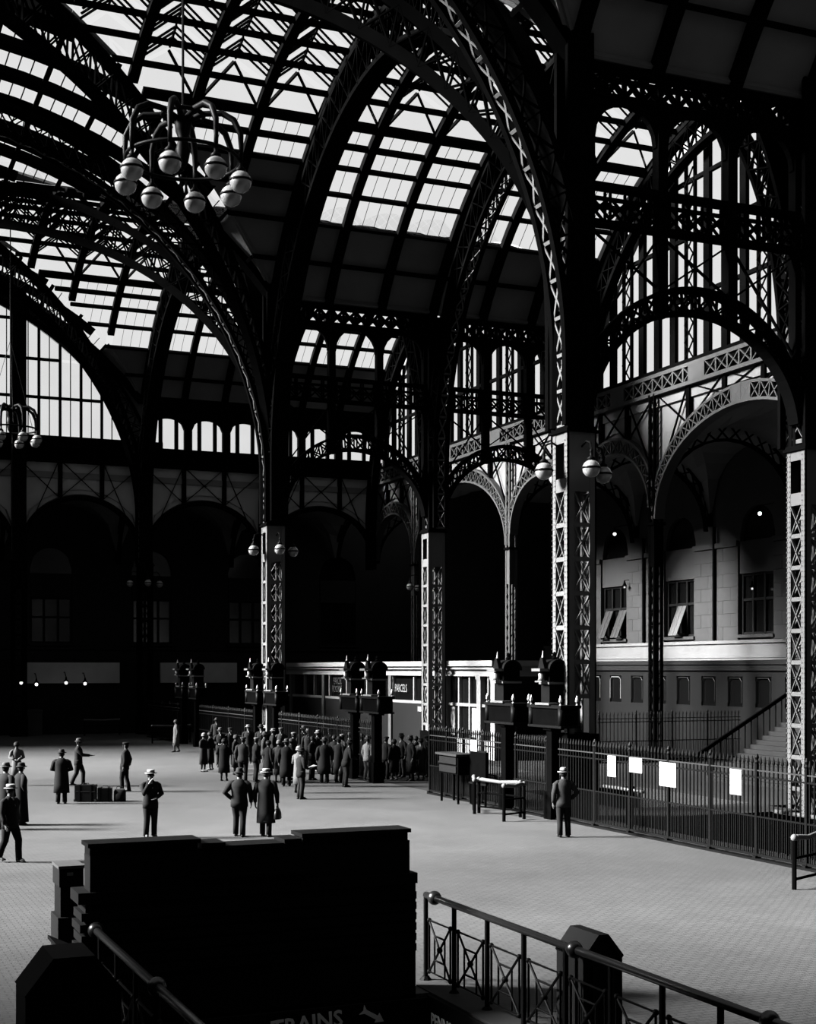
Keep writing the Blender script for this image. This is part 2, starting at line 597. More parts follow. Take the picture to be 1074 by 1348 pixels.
vault_section('near glazed vault slope beyond the big arch, rows of bright panes over dark panels', PX(YC1, 1), XA - 5 * pitch, XW, 11, SOLID, GLASS, UPPER, limX(1), nave_solid=(5, 2))
vault_section('far glazed vault slope seen small beyond the second column', PX(YC2, 1), XA - 5 * pitch, XW, 11, SOLID, GLASS, UPPER, limX(1))
vault_section('dark vault slope overhead at the top right above the near screen', PX(YC0, 1), XA - 5 * pitch, XW, 11, SOLID, GLASS, UPPER, limX(1), detail=False, gm='glass')
for yc in (YC1, YC2):
    vault_section('hidden near slope of the vault over bay %s' % ('one' if yc == YC1 else 'two'), PX(yc, -1), XA - 5 * pitch, XW, 11, SOLID, GLASS, UPPER, limX(1), detail=False, gm='glass')
    for s in (1, -1):
        vault_section('left hand vault slope over the west aisle, bay %s, %s side' % ('one' if yc == YC1 else 'two', 'far' if s > 0 else 'near'), PX(yc, s), 2 * X0 - XA + 5 * pitch, 2 * X0 - XW, 11, SOLID, GLASS, UPPER, limX(-1), detail=False, flip=-1)
for yc, s, lab, det in [(YC1, 1, 'curved bands of nave glazing at the upper left before the transverse arch', True),
                        (YC2, -1, 'curved bands of nave glazing at the left just behind the transverse arch', True),
                        (YC2, 1, 'farthest curved bands of nave glazing above the arched end window', True),
                        (YC1, -1, 'nave glazing overhead out of view', False), (YC0, 1, 'nave glazing over the camera', False)]:
    vault_section(lab, PN(1), yc, yc + s * BAY / 2, 5, NSOL, NGL, [], limN(yc, s), subs=1, detail=det, rib_w=.75, flip=s, nsolid=2 if det else 0, psubs=4, rib_h=.35, gm='glass')
    vault_section('west half of the nave glazing, section at %d metres' % int(yc + s * 10), PN(-1), yc, yc + s * BAY / 2, 5, NSOL, NGL, [], limN(yc, s), detail=False, rib_w=.6, flip=s)

# ================================================================== steel: trussed ribs, columns, screens
def arch_rib(name, label, o, e, a_in, b_in, z0, depth_h, depth_v, w, f0, f1, n, mat, nrm=None, single=True, chord=.16, group=None, soffit=False, sunlit_lace=None):
    """trussed arch in the vertical plane through o along e; angles f0..f1 in degrees"""
    e = Vector((e[0], e[1], 0)).normalized()
    nrm = Vector((-e.y, e.x, 0))
    o = Vector((o[0], o[1], 0))
    def pin(a): return o + e * (a_in * cos(a)) + Vector((0, 0, z0 + b_in * sin(a)))
    def pout(a): return o + e * ((a_in + depth_h) * cos(a)) + Vector((0, 0, z0 + (b_in + depth_v) * sin(a)))
    root = thing(name, pin(radians(f0)), label, 'arch', group)
    m = n * 2
    low = []
    ang = [radians(f0 + (f1 - f0) * i / m) for i in range(m + 1)]
    ups = [(pout(a) - pin(a)).normalized() for a in ang]
    def leg(fn):
        pts = [fn(a) for a in ang]; us = list(ups)
        if abs(sin(ang[0])) < .1:
            q = pts[0].copy(); q.z = ZCAP + .2; pts.insert(0, q); us.insert(0, us[0])
        if abs(sin(ang[-1])) < .1:
            q = pts[-1].copy(); q.z = ZCAP + .2; pts.append(q); us.append(us[-1])
        return pts, us
    p_, u_ = leg(pin)
    if soffit:
        for sd in (-1, 1):
            MB().strip([q + nrm * (sd * (w / 2 - .11)) for q in p_], u_, .22, chord).obj('inner_chord', mat, root)
        acc, last, ln = 0.0, 0, .85
        for i in range(1, len(p_)):
            if (p_[i] - p_[last]).length < .7 and i < len(p_) - 1: continue
            a_, c_ = p_[last], p_[i]
            k_ = max(1, int(round((c_ - a_).length / ln)))
            for j in range(k_):
                A_, C_ = a_ + (c_ - a_) * (j / k_), a_ + (c_ - a_) * ((j + 1) / k_)
                U_ = u_[i]
                mb = MB()
                f_ = nrm * (w / 2 - .18)
                mb.beam(A_ - f_, C_ + f_, .07, .03, U_).beam(A_ + f_, C_ - f_, .07, .03, U_).beam(A_ - f_, A_ + f_, .10, .04, U_)
                mb.obj('soffit_brace', sunlit_lace or mat, root)  # bracing paler than its chords, sunlight on it put in the colour
            last = i
    else:
        MB().strip(p_, u_, w, chord).obj('inner_chord', mat, root)
    p_, u_ = leg(pout)
    MB().strip(p_, u_, w, chord).obj('outer_chord', mat, root)
    lat = MB()
    for i in range(n):
        a, c = ang[2 * i], ang[2 * i + 2]
        for sd in (-1, 1):
            mb = MB() if single else lat
            of = nrm * (sd * (w / 2 - .04))
            up = nrm
            mb.beam(pin(a) + of, pout(c) + of, .05, .09, up)
            mb.beam(pout(a) + of, pin(c) + of, .05, .09, up)
            mb.beam(pin(a) + of, pout(a) + of, .05, .09, up)
            if single: mb.obj('cross_brace', mat, root)
    if lat.v: lat.obj('lattice', mat, root, stuff=True)
    return root

HX = BAY / 2 - .9         # clear half span of the arches along the nave
HN = (XA - X0) - .9
arch_rib('trussed_arch', 'great trussed arch from the biggest bright column up over the near vault', (XA, YC1), (0, 1), HX, 13.8, 14.3, .75, 1.7, .85, 2, 178, 40, M['steel'], chord=.2)
arch_rib('trussed_arch', 'trussed arch beyond the slender left column, spanning the far vault', (XA, YC2), (0, 1), HX, 13.8, 14.3, .75, 1.7, .85, 2, 178, 40, M['steel'], chord=.2)
arch_rib('trussed_arch', 'trussed rib hanging down against the lit panes right of the crown', (XB, YC1), (0, 1), HX, 13.9, 14.4, .75, 1.7, .85, 2, 178, 40, M['steel'], chord=.14, sunlit_lace=M['steel_grey'], soffit=True)
arch_rib('trussed_arch', 'small distant trussed rib against the far panes', (XB, YC2), (0, 1), HX, 13.9, 14.4, .75, 1.7, .85, 2, 178, 40, M['steel'], chord=.14)
arch_rib('trussed_arch', 'edge arch of the tall right hand window in the near bay', (XW - .5, YC1), (0, 1), HX, 13.9, 14.4, .7, 1.2, .5, 2, 178, 40, M['steel'], chord=.2)
arch_rib('trussed_arch', 'edge arch of the right hand window in the far bay', (XW - .5, YC2), (0, 1), HX, 13.9, 14.4, .7, 1.2, .5, 2, 178, 40, M['steel'], chord=.2, single=False)
arch_rib('trussed_arch', 'transverse nave arch springing leftwards from the slender left column', (X0, YB), (1, 0), 15.9, 15.5, 13.3, .75, 1.3, .95, 1, 179, 44, M['steel'], chord=.2, soffit=True, sunlit_lace=M['steel_grey'])
arch_rib('trussed_arch', 'transverse nave arch springing from the biggest column out of the top of view', (X0, YA), (1, 0), 15.9, 15.5, 13.3, .75, 1.3, .95, 1, 179, 44, M['steel'], chord=.2, soffit=True, sunlit_lace=M['steel_light'])
arch_rib('trussed_arch', 'end arch framing the far arched window', (X0, YC - .4), (1, 0), 16.7, 15.3, 14.3, .9, 1.0, .6, 19, 161, 40, M['steel'], chord=.24)
for yc, nm in ((YC1, 'near'), (YC2, 'far')):
    for sx, sy, wh in ((1, -1, 'sweeping up left from the biggest column'), (1, 1, 'rising to the left out of the second column row')):
        ev = Vector((sx * (XA - X0), sy * BAY / 2, 0))
        L = ev.length
        arch_rib('groin_rib', '%s bay diagonal groin rib %s' % (nm, wh if yc == YC1 else wh.replace('biggest column', 'slender left column').replace('second column row', 'far wall corner')), (X0, yc), ev, L - .4, 13.9, 14.3, .4, 1.9, .36, 2, 88, 22, M['steel'], chord=.42)

# ---- box columns with laced faces
def lace_mesh(w, p, t=.05):
    """one panel of the lacing, in the plane x = 0, from y = -w/2 to w/2 and z = 0 to p"""
    mb = MB()
    mb.beam((0, -w / 2, .06), (0, w / 2, .06), .03, .13, (0, 0, 1))
    mb.beam((0, -w / 2, .06), (0, w / 2, p + .04), .025, .075, (1, 0, 0))
    mb.beam((.01, w / 2, .06), (.01, -w / 2, p + .04), .025, .075, (1, 0, 0))
    return mb.mesh('cross_brace', M['steel_light'])
def column(x, y, w, zb, label, light, dark, zcap=ZCAP, ztop=22.2, rivets=False, sides=(-1,), wup=.82, plinth=1.3, group=None, lamps=True, name='lattice_column'):
    root = thing(name, (x, y, zb), label, 'column', group)
    fw = w * .23
    h = w / 2
    for sx in (-1, 1):
        for sy in (-1, 1):
            cx, cy = x + sx * h, y + sy * h
            mb = MB()
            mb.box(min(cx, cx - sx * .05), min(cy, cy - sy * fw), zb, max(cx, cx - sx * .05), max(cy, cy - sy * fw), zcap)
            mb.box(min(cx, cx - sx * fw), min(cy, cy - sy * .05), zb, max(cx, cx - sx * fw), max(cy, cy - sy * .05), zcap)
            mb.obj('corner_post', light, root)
    # slotted plate under the cap
    mb = MB()
    for sx in (-1, 1):
        xx = x + sx * (h - .03)
        mb.box(xx - .02, y - h + fw, zcap - .3, xx + .02, y + h - fw, zcap)
        mb.box(xx - .02, y - h + fw, zcap - 1.72, xx + .02, y + h - fw, zcap - 1.33)
        yy = y + sx * (h - .03)
        mb.box(x - h + fw, yy - .02, zcap - 1.72, x + h - fw, yy + .02, zcap)
    mb.obj('slotted_plate', light, root)
    MB().box(x - .04, y - h + .08, zcap - 1.4, x + .04, y + h - .08, zcap - .2).obj('inner_plate', dark, root)
    p = 1.0
    n = int((zcap - 1.75 - zb) / p)
    me = lace_mesh(w - 2 * fw + .04, p)
    me.materials[0] = light
    zt = zcap - 1.75
    for i in range(n):
        z = zt - (i + 1) * p
        if z < zb + plinth: break
        inst('cross_brace', me, (x - h + .03, y, z), root)
        inst('cross_brace', me, (x, y - h + .03, z), root, rz=pi / 2)
        inst('cross_brace', me, (x + h - .05, y, z), root)
        inst('cross_brace', me, (x, y + h - .05, z), root, rz=pi / 2)
    if plinth:
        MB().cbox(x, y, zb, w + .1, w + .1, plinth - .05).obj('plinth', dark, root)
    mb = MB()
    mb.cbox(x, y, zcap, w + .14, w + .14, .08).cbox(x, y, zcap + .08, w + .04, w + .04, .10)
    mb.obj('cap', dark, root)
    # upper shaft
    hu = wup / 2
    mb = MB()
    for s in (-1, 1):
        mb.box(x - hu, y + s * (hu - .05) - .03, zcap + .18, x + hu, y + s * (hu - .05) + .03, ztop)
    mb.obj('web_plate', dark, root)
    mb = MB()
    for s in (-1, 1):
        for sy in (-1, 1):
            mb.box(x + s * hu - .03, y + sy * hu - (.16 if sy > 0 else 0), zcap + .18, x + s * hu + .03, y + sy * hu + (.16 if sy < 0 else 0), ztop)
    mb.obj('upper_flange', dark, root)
    me2 = lace_mesh(wup - .2, .9)
    me2.materials[0] = M['steel_grey']
    z = zcap + .25
    while z < min(ztop, 20.5) - .9:
        inst('upper_brace', me2, (x - hu + .02, y, z), root)
        z += .9
    if rivets:
        mb = MB()
        z = zb + plinth
        while z < zcap - .1:
            for yy in (y - h + .05, y - h + fw - .05, y + h - .05, y + h - fw + .05):
                mb.box(x - h - .02, yy - .018, z, x - h, yy + .018, z + .036)
            z += .16
        mb.obj('rivets', light, root, stuff=True)
    return root
G = 'laced steel columns'
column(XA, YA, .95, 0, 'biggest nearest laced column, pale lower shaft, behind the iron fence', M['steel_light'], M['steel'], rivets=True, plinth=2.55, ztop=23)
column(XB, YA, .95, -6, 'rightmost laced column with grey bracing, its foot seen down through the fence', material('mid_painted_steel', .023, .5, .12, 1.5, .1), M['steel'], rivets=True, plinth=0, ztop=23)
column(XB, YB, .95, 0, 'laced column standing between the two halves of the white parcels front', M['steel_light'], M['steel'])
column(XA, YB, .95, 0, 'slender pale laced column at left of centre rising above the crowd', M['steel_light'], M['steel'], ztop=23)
column(XA, YC - .6, .95, 0, 'dim far laced column at left against the end wall', M['steel'], M['steel_far'], ztop=20)
column(X0 + 8.1, YC - .6, .95, 0, 'dim laced column at the far left edge beside the dark exit', M['steel'], M['steel_far'], ztop=29)

# ---- globe lamps on brackets round the columns, and the two ring chandeliers
def globe_lamp(loc, label, r=.26, group=None, arm=None, light=True):
    x, y, z = loc
    root = thing('globe_lamp', loc, label, 'lamp', group)
    MB().ball((x, y, z), r, 14, 10).obj('globe', M['globe'], root, True)
    MB().lathe([(r + .012, -.02), (r + .022, 0), (r + .012, .035)], (x, y, z + .02), 16).obj('globe_band', M['iron'], root, True)
    MB().lathe([(.11, r - .02), (.13, r + .04), (.05, r + .1), (.04, r + .22), (.06, r + .26), (.02, r + .32)], (x, y, z), 10).obj('cap', M['iron'], root, True)
    if arm:
        ax, ay, az = arm
        MB().tube([(x, y, z + r + .3), (x + (ax - x) * .1, y + (ay - y) * .1, z + r + .5), (x + (ax - x) * .5, y + (ay - y) * .5, z + r + .58), (ax, ay, az)], .03, 6).obj('bracket', M['iron'], root)
    return root
def column_lamps(x, y, z, where, R=1.0, r=.26, inn=.45):
    for (dx, dy, s) in ((-1, 0, 'left'), (0, -1, 'front'), (1, 0, 'right'), (0, 1, 'rear')):
        globe_lamp((x + dx * R, y + dy * R, z), '%s white globe lamp bracketed on %s' % (s, where), r, 'globe lamps on columns', (x + dx * inn, y + dy * inn, z + r + .45))
column_lamps(XA, YA, 10.15, 'the biggest nearest column')
column_lamps(XA, YB, 10.1, 'the slender column left of centre')
column_lamps(XA, YC - .6, 10.1, 'the dim far column at left', r=.24)
column_lamps(XA + 16.8, YC - 9, 9.8, 'the dark background post', r=.24, inn=.2)
MB().cbox(XA + 16.8, YC - 9, 0, .5, .5, 17.5).obj('background_post', M['steel_far']); tag(bpy.data.objects['background_post'], 'dark post deep in the background carrying globe lamps', 'post')

def chandelier(cx, cy, cz, R, r, label, ztop):
    root = thing('ring_chandelier', (cx, cy, cz), label, 'chandelier')
    ring = lambda RR, z, n=40: [(cx + RR * cos(2 * pi * k / n), cy + RR * sin(2 * pi * k / n), z) for k in range(n + 1)]
    MB().tube(ring(R * .97, cz + .6), .05, 6, False).obj('ring', M['iron'], root, True)
    MB().tube(ring(R * .35, cz + 1.78), .06, 6, False).obj('inner_ring', M['iron'], root, True)
    MB().lathe([(.03, 0), (.14, .2), (.2, .5), (.12, .8), (.2, 1.0), (.24, 1.3), (.08, 1.6)], (cx, cy, cz + .35), 12).obj('hub', M['iron'], root, True)
    mb = MB().tube([(cx, cy, cz + 1.9), (cx, cy, ztop)], .035, 6)
    mb.obj('hanging_rod', M['iron'], root)
    for k in range(8):
        a = 2 * pi * (k + .42) / 8
        d = Vector((cos(a), sin(a), 0))
        c = Vector((cx, cy, cz))
        pts = [c + d * .1 + Vector((0, 0, 1.62)), c + d * R * .35 + Vector((0, 0, 1.80)), c + d * R * .68 + Vector((0, 0, 1.80)), c + d * R * .88 + Vector((0, 0, 1.62)),
               c + d * R * 1.0 + Vector((0, 0, 1.25)), c + d * R * 1.01 + Vector((0, 0, .85)), c + d * R + Vector((0, 0, .5))]
        MB().tube(pts, [.08, .08, .085, .085, .08, .06, .06], 8).obj('arm', M['iron'], root, True)
        g = c + d * R
        gl = MB().ball(g, r, 16, 12).obj('globe', M['globe'], root, True)
        MB().lathe([(r + .012, -.025), (r + .025, 0), (r + .012, .035)], (g.x, g.y, g.z + .03), 16).obj('globe_band', M['iron'], gl, True)
        MB().lathe([(.12, r - .03), (.14, r + .03), (.05, r + .12), (.05, r + .5)], (g.x, g.y, g.z), 10).obj('globe_cap', M['iron'], gl, True)
    for k in range(3 if ztop > 28 else 0):
        a = 2 * pi * k / 3 + .5
        MB().tube([(cx + R * cos(a), cy + R * sin(a), cz + .75), (cx, cy, cz + 5.5)], .015, 5).obj('stay_wire', M['iron'], root)
    return root
chandelier(8.95, YA, 17.1, 1.52, .29, 'near ring chandelier of eight globes hanging at the upper left', 27.4)
chandelier(10.1, 79.9, 17.0, 1.5, .27, 'small far ring chandelier before the arched window at the left edge', 29.0)

# ---- screens across the aisles: frieze, three arched openings, truss, low arch
def screen(xa, xb, y, label, mat, braces=True, single=True):
    xm, hs = (xa + xb) / 2, (xb - xa) / 2 - .45
    root = thing('aisle_screen', (xm, y, 12), label, 'screen')
    x0, x1 = xm - hs, xm + hs
    t = .12
    MB().box(x0, y - t, 22.1, x1, y + t, 22.35).obj('frieze_rail', mat, root)
    MB().box(x0, y - t, 21.32, x1, y + t, 21.48).obj('frieze_rail', mat, root)
    mb = MB()
    nx = 12
    for i in range(nx):
        a, c = x0 + (x1 - x0) * i / nx, x0 + (x1 - x0) * (i + 1) / nx
        mb.beam((a, y, 21.45), (c, y, 22.12), .14, .12, (0, 1, 0)).beam((a, y, 22.12), (c, y, 21.45), .14, .12, (0, 1, 0))
        mb.box(a - .05, y - .08, 21.45, a + .05, y + .08, 22.12)
    mb.obj('frieze_lattice', mat, root)
    # three round headed openings
    bw = (x1 - x0) / 3
    for k in range(3):
        a, c = x0 + k * bw, x0 + (k + 1) * bw
        r = bw / 2 - .22
        zc = 21.2 - r
        mb = MB()
        n = 10
        mid = (a + c) / 2
        for i in range(n):
            p, q = pi - pi * i / n, pi - pi * (i + 1) / n
            P1 = (mid + r * cos(p), y - .1, zc + r * sin(p)); P2 = (mid + r * cos(q), y - .1, zc + r * sin(q))
            mb.prism([P1, P2, (P2[0], y - .1, 21.36), (P1[0], y - .1, 21.36)], (0, .2, 0))
        mb.box(a, y - .1, zc - .05, a + .22, y + .1, 21.36).box(c - .22, y - .1, zc - .05, c, y + .1, 21.36)
        mb.obj('arched_fascia', mat, root)
    for k in range(4):
        xx = x0 + k * bw
        MB().box(xx - .17, y - .17, 15.0 if k in (1, 2) else 12.6, xx + .17, y + .17, 21.3).obj('post', mat, root)
    for z in (18.7, 17.6):
        MB().box(x0, y - .2, z - .08, x1, y + .2, z + .08).obj('truss_chord', mat, root)
    MB().box(x0, y - .06, 18.3, x1, y + .06, 18.4).obj('truss_chord', mat, root)
    mb = MB()
    nx = 11
    for yy in (y - .15, y + .15):
        for i in range(nx):
            a, c = x0 + (x1 - x0) * i / nx, x0 + (x1 - x0) * (i + 1) / nx
            mb.beam((a, yy, 17.7), (c, yy, 18.35), .05, .1, (0, 1, 0)).beam((a, yy, 18.35), (c, yy, 17.7), .05, .1, (0, 1, 0))
            mb.box(a - .04, yy - .03, 17.7, a + .04, yy + .03, 18.6)
    mb.obj('truss_lattice', mat, root)
    # low arch
    ai, bi, z0 = hs - .05, 3.5, 11.75
    ao, bo = hs + .25, 4.2
    ang = [radians(6 + 168 * i / 36) for i in range(37)]
    pin = [Vector((xm + ai * cos(a), y, z0 + bi * sin(a))) for a in ang]
    pot = [Vector((xm + min(ao * cos(a), hs + .1) if cos(a) > 0 else xm + max(ao * cos(a), -hs - .1), y, z0 + bo * sin(a))) for a in ang]
    ups = [Vector((cos(a), 0, sin(a))) for a in ang]
    MB().strip(pin, ups, .5, .12).obj('arch_inner_chord', mat, root)
    MB().strip(pot, ups, .5, .12).obj('arch_outer_chord', mat, root)
    for i in range(0, 36, 2):
        mb = MB()
        for yy in (-.2, .2):
            o = Vector((0, yy, 0))
            mb.beam(pin[i] + o, pot[i + 2] + o, .05, .09, (0, 1, 0)).beam(pot[i] + o, pin[i + 2] + o, .05, .09, (0, 1, 0)).beam(pin[i] + o, pot[i] + o, .05, .1, (0, 1, 0))
        mb.obj('arch_brace', mat, root)
    if braces:
        for k in range(3):
            a, c = x0 + k * bw, x0 + (k + 1) * bw
            zl = [14.1, 15.8, 15.8, 14.1]
            mb = MB()
            mb.beam((a, y, 17.5), (c, y, zl[k + 1]), .05, .1, (0, 1, 0)).beam((c, y, 17.5), (a, y, zl[k]), .05, .1, (0, 1, 0))
            mb.obj('diagonal_brace', mat, root)
    # roof wall above frieze up to the vault
    return root
screen(XA, XB, YA, 'near right screen with three round headed openings over a dark low arch', M['steel'])
screen(XB, XW, YA, 'sliver of screen at the right edge beyond the rightmost column', M['steel'])
screen(XA, XB, YB, 'middle screen of arched openings between the slender column and the parcels column', M['steel'])
screen(XB, XW, YB, 'screen of arched openings right of the parcels column, window slits behind it', M['steel'])

# ================================================================== arcade walls with big windows
def arcade(name, T, arches, label, steel, plaster, zspring=11.6, zrail0=17.6, zrail1=18.45, brace_every=1.15, plates=True, ring=True):
    base = T @ Vector((arches[0][0], 0, 0))
    root = struct(name, base, label)
    for (a, c, zin) in arches:
        mid, hs = (a + c) / 2, (c - a) / 2 - .28
        wide = hs > 5
        dz = .78 if ring else .25
        z0 = zspring if wide else zspring + .6
        bi = zin - z0
        N = 32
        def zi(u, k=0.0):
            t = max(-1, min(1, (u - mid) / (hs + k * .6)))
            return z0 + (bi + k) * sqrt(max(0, 1 - t * t))
        ang = [pi - pi * i / N for i in range(N + 1)]
        pin = [Vector((mid + hs * cos(g), 0, z0 + bi * sin(g))) for g in ang]
        pot = [Vector((mid + (hs + dz * .55) * cos(g), 0, z0 + (bi + dz) * sin(g))) for g in ang]
        pot = [Vector((max(a, min(c, p.x)), 0, p.z)) for p in pot]
        ups = [Vector((cos(g), 0, sin(g))) for g in ang]
        if ring:
            MB(T).strip(pin, ups, .55, .12).obj('arch_chord', steel, root)
            MB(T).strip(pot, ups, .45, .12).obj('arch_chord', steel, root)
            mb = MB(T)
            st = 1 if wide else 2
            for i in range(0, N - st + 1, st):
                for vv in (-.18,):
                    o = Vector((0, vv, 0))
                    mb.beam(pin[i] + o, pot[i + st] + o, .05, .09, (0, 1, 0)).beam(pot[i] + o, pin[i + st] + o, .05, .09, (0, 1, 0)).beam(pin[i] + o, pot[i] + o, .05, .1, (0, 1, 0))
            if wide:
                i = N // 2
                mb.prism([pin[i - 1] + Vector((0, -.22, 0)), pin[i + 1] + Vector((0, -.22, 0)), pot[i + 1] + Vector((0, -.22, 0)), pot[i - 1] + Vector((0, -.22, 0))], (0, .06, 0))
            mb.obj('arch_lattice', steel, root)
        else:
            MB(T).strip(pin, ups, .5, .3).obj('arch_chord', steel, root)
        # spandrel plaster in sub bays with crossed bars
        nb = max(2, int(round((c - a) / (2.8 if ring else 2.85))))
        for k in range(nb):
            p, q = a + (c - a) * k / nb + .1, a + (c - a) * (k + 1) / nb - .1
            M_ = 8
            us = [p + (q - p) * i / M_ for i in range(M_ + 1)]
            mb = MB(T)
            for i in range(M_):
                zl = [max(z0 - .2, zi(us[i], dz)), max(z0 - .2, zi(us[i + 1], dz))]
                if zl[0] > zrail0 - .1 and zl[1] > zrail0 - .1: continue
                mb.prism([(us[i], .12, zl[0]), (us[i + 1], .12, zl[1]), (us[i + 1], .12, zrail0), (us[i], .12, zrail0)], (0, .1, 0))
            if mb.v: mb.obj('spandrel_panel', plaster, root)
            zb0, zb1 = max(z0, zi(p, dz)), max(z0, zi(q, dz))
            mb = MB(T)
            mb.beam((p, -.02, zb0), (q, -.02, zrail0), .05, .09, (0, 1, 0)).beam((p, -.02, zrail0), (q, -.02, zb1), .05, .09, (0, 1, 0))
            mb.obj('spandrel_brace', M['steel'], root)
            if k:
                MB(T).box(p - .24, -.1, zi(p - .1, dz) - .05, p + .04, .12, zrail0).obj('spandrel_post', M['steel'], root)
    ua, uc = arches[0][0], arches[-1][1]
    for z in (zrail0, zrail1):
        MB(T).box(ua, -.25, z - .09, uc, .25, z + .09).obj('rail_chord', steel, root)
    n = int((uc - ua) / (zrail1 - zrail0) / 1.0)
    du = (uc - ua) / n
    pat = MB(T)
    pat.beam((0, 0, zrail0 + .08), (du, 0, zrail1 - .08), .05, .08, (0, 1, 0)).beam((0, .02, zrail1 - .08), (du, .02, zrail0 + .08), .05, .08, (0, 1, 0)).box(-.05, -.04, zrail0 + .08, .05, .04, zrail1 - .08)
    me = pat.mesh('rail_brace', steel, T @ Vector((0, 0, 0)))
    pl = MB(T).box(0, -.05, zrail0 + .08, du * 1.5, .05, zrail1 - .08).mesh('rail_plate', steel, T @ Vector((0, 0, 0)))
    back = MB(T).box(ua, .3, zrail0, uc, .36, zrail1).obj('rail_back', M['steel'], root)
    for i in range(n):
        m_ = me
        if plates and i % 8 == 5: m_ = pl
        inst('rail_brace' if m_ is me else 'rail_plate', m_, T @ Vector((ua + i * du, -.2, 0)), root)
    return root

TX = Matrix(((0, 1, 0, XW), (1, 0, 0, 0), (0, 0, 1, 0), (0, 0, 0, 1)))
TY = Matrix(((1, 0, 0, 0), (0, 1, 0, YC), (0, 0, 1, 0), (0, 0, 0, 1)))
TXo = TX.copy(); TXo[0][3] = XO
TYo = TY.copy(); TYo[1][3] = YD
NODES = [28.55, 36.15, 43.75, 57.75, 65.35, 72.95, 86.95, 94.55]
arcade('wall_right', TX, [(NODES[i], NODES[i + 1], 16.05 if NODES[i + 1] - NODES[i] > 9 else 15.2) for i in range(7)],
       'arcaded right wall of pale spandrel panels and laced arches under the slit windows', M['steel_grey'], M['spandrel'])
XN = [X0 - 8.2, X0, X0 + 8.1, XA, XB, XW + .15]
arcade('wall_back', TY, [(XN[i], XN[i + 1], 15.75) for i in range(5)],
       'far arcaded end wall of dim crossed spandrel panels over low arches', M['steel_far'], M['spandrel_far'], zrail0=18.1, zrail1=19.1, plates=False, ring=False)

# slender columns carrying the right arcade
def slender(x, y, label, mat_up, mat_low, w=.52, name='slender_column', ztop=17.6, front=True):
    root = thing(name, (x, y, 0), label, 'column', 'slender arcade columns')
    h = w / 2
    for sx in (-1, 1):
        for sy in (-1, 1):
            MB().box(min(x + sx * h, x + sx * (h - .13)), min(y + sy * h, y + sy * (h - .13)), 0, max(x + sx * h, x + sx * (h - .13)), max(y + sy * h, y + sy * (h - .13)), ztop).obj('corner_post', mat_low, root)
    mb = MB()
    for z0, z1 in ((9.3, 11.3),):
        mb.box(x - h + .02, y - h + .1, z0, x + h - .02, y + h - .1, z1)
    mb.obj('plate', mat_low, root)
    mb = MB()
    z = .8
    while z < ztop - .6:
        if not (8.8 < z < 11.3):
            mb.beam((x - h + .03, y - h + .1, z), (x - h + .03, y + h - .1, z + .55), .03, .06, (1, 0, 0)).beam((x - h + .03, y + h - .1, z), (x - h + .03, y - h + .1, z + .55), .03, .06, (1, 0, 0))
            mb.beam((x - h + .1, y - h + .03, z), (x + h - .1, y - h + .03, z + .55), .03, .06, (0, 1, 0))
        z += .6
    mb.obj('lacing', mat_low, root)
    MB().cbox(x, y, 11.3, w + .16, w + .16, .14).obj('cap', M['steel'], root)
    return root
for yv, lab in ((43.75, 'slender arcade column at the right edge beyond the rightmost big column'), (57.75, 'dark slender arcade column right of the biggest column, before the stone wall'),
                (65.35, 'slender arcade column hidden behind the biggest column'), (72.95, 'pale slender arcade column in the gap left of the biggest column'), (86.95, 'farthest slender arcade column in the shadow')):
    slender(XW, yv, lab, M['steel_grey'], M['steel_grey'] if yv != 57.75 else M['steel'])

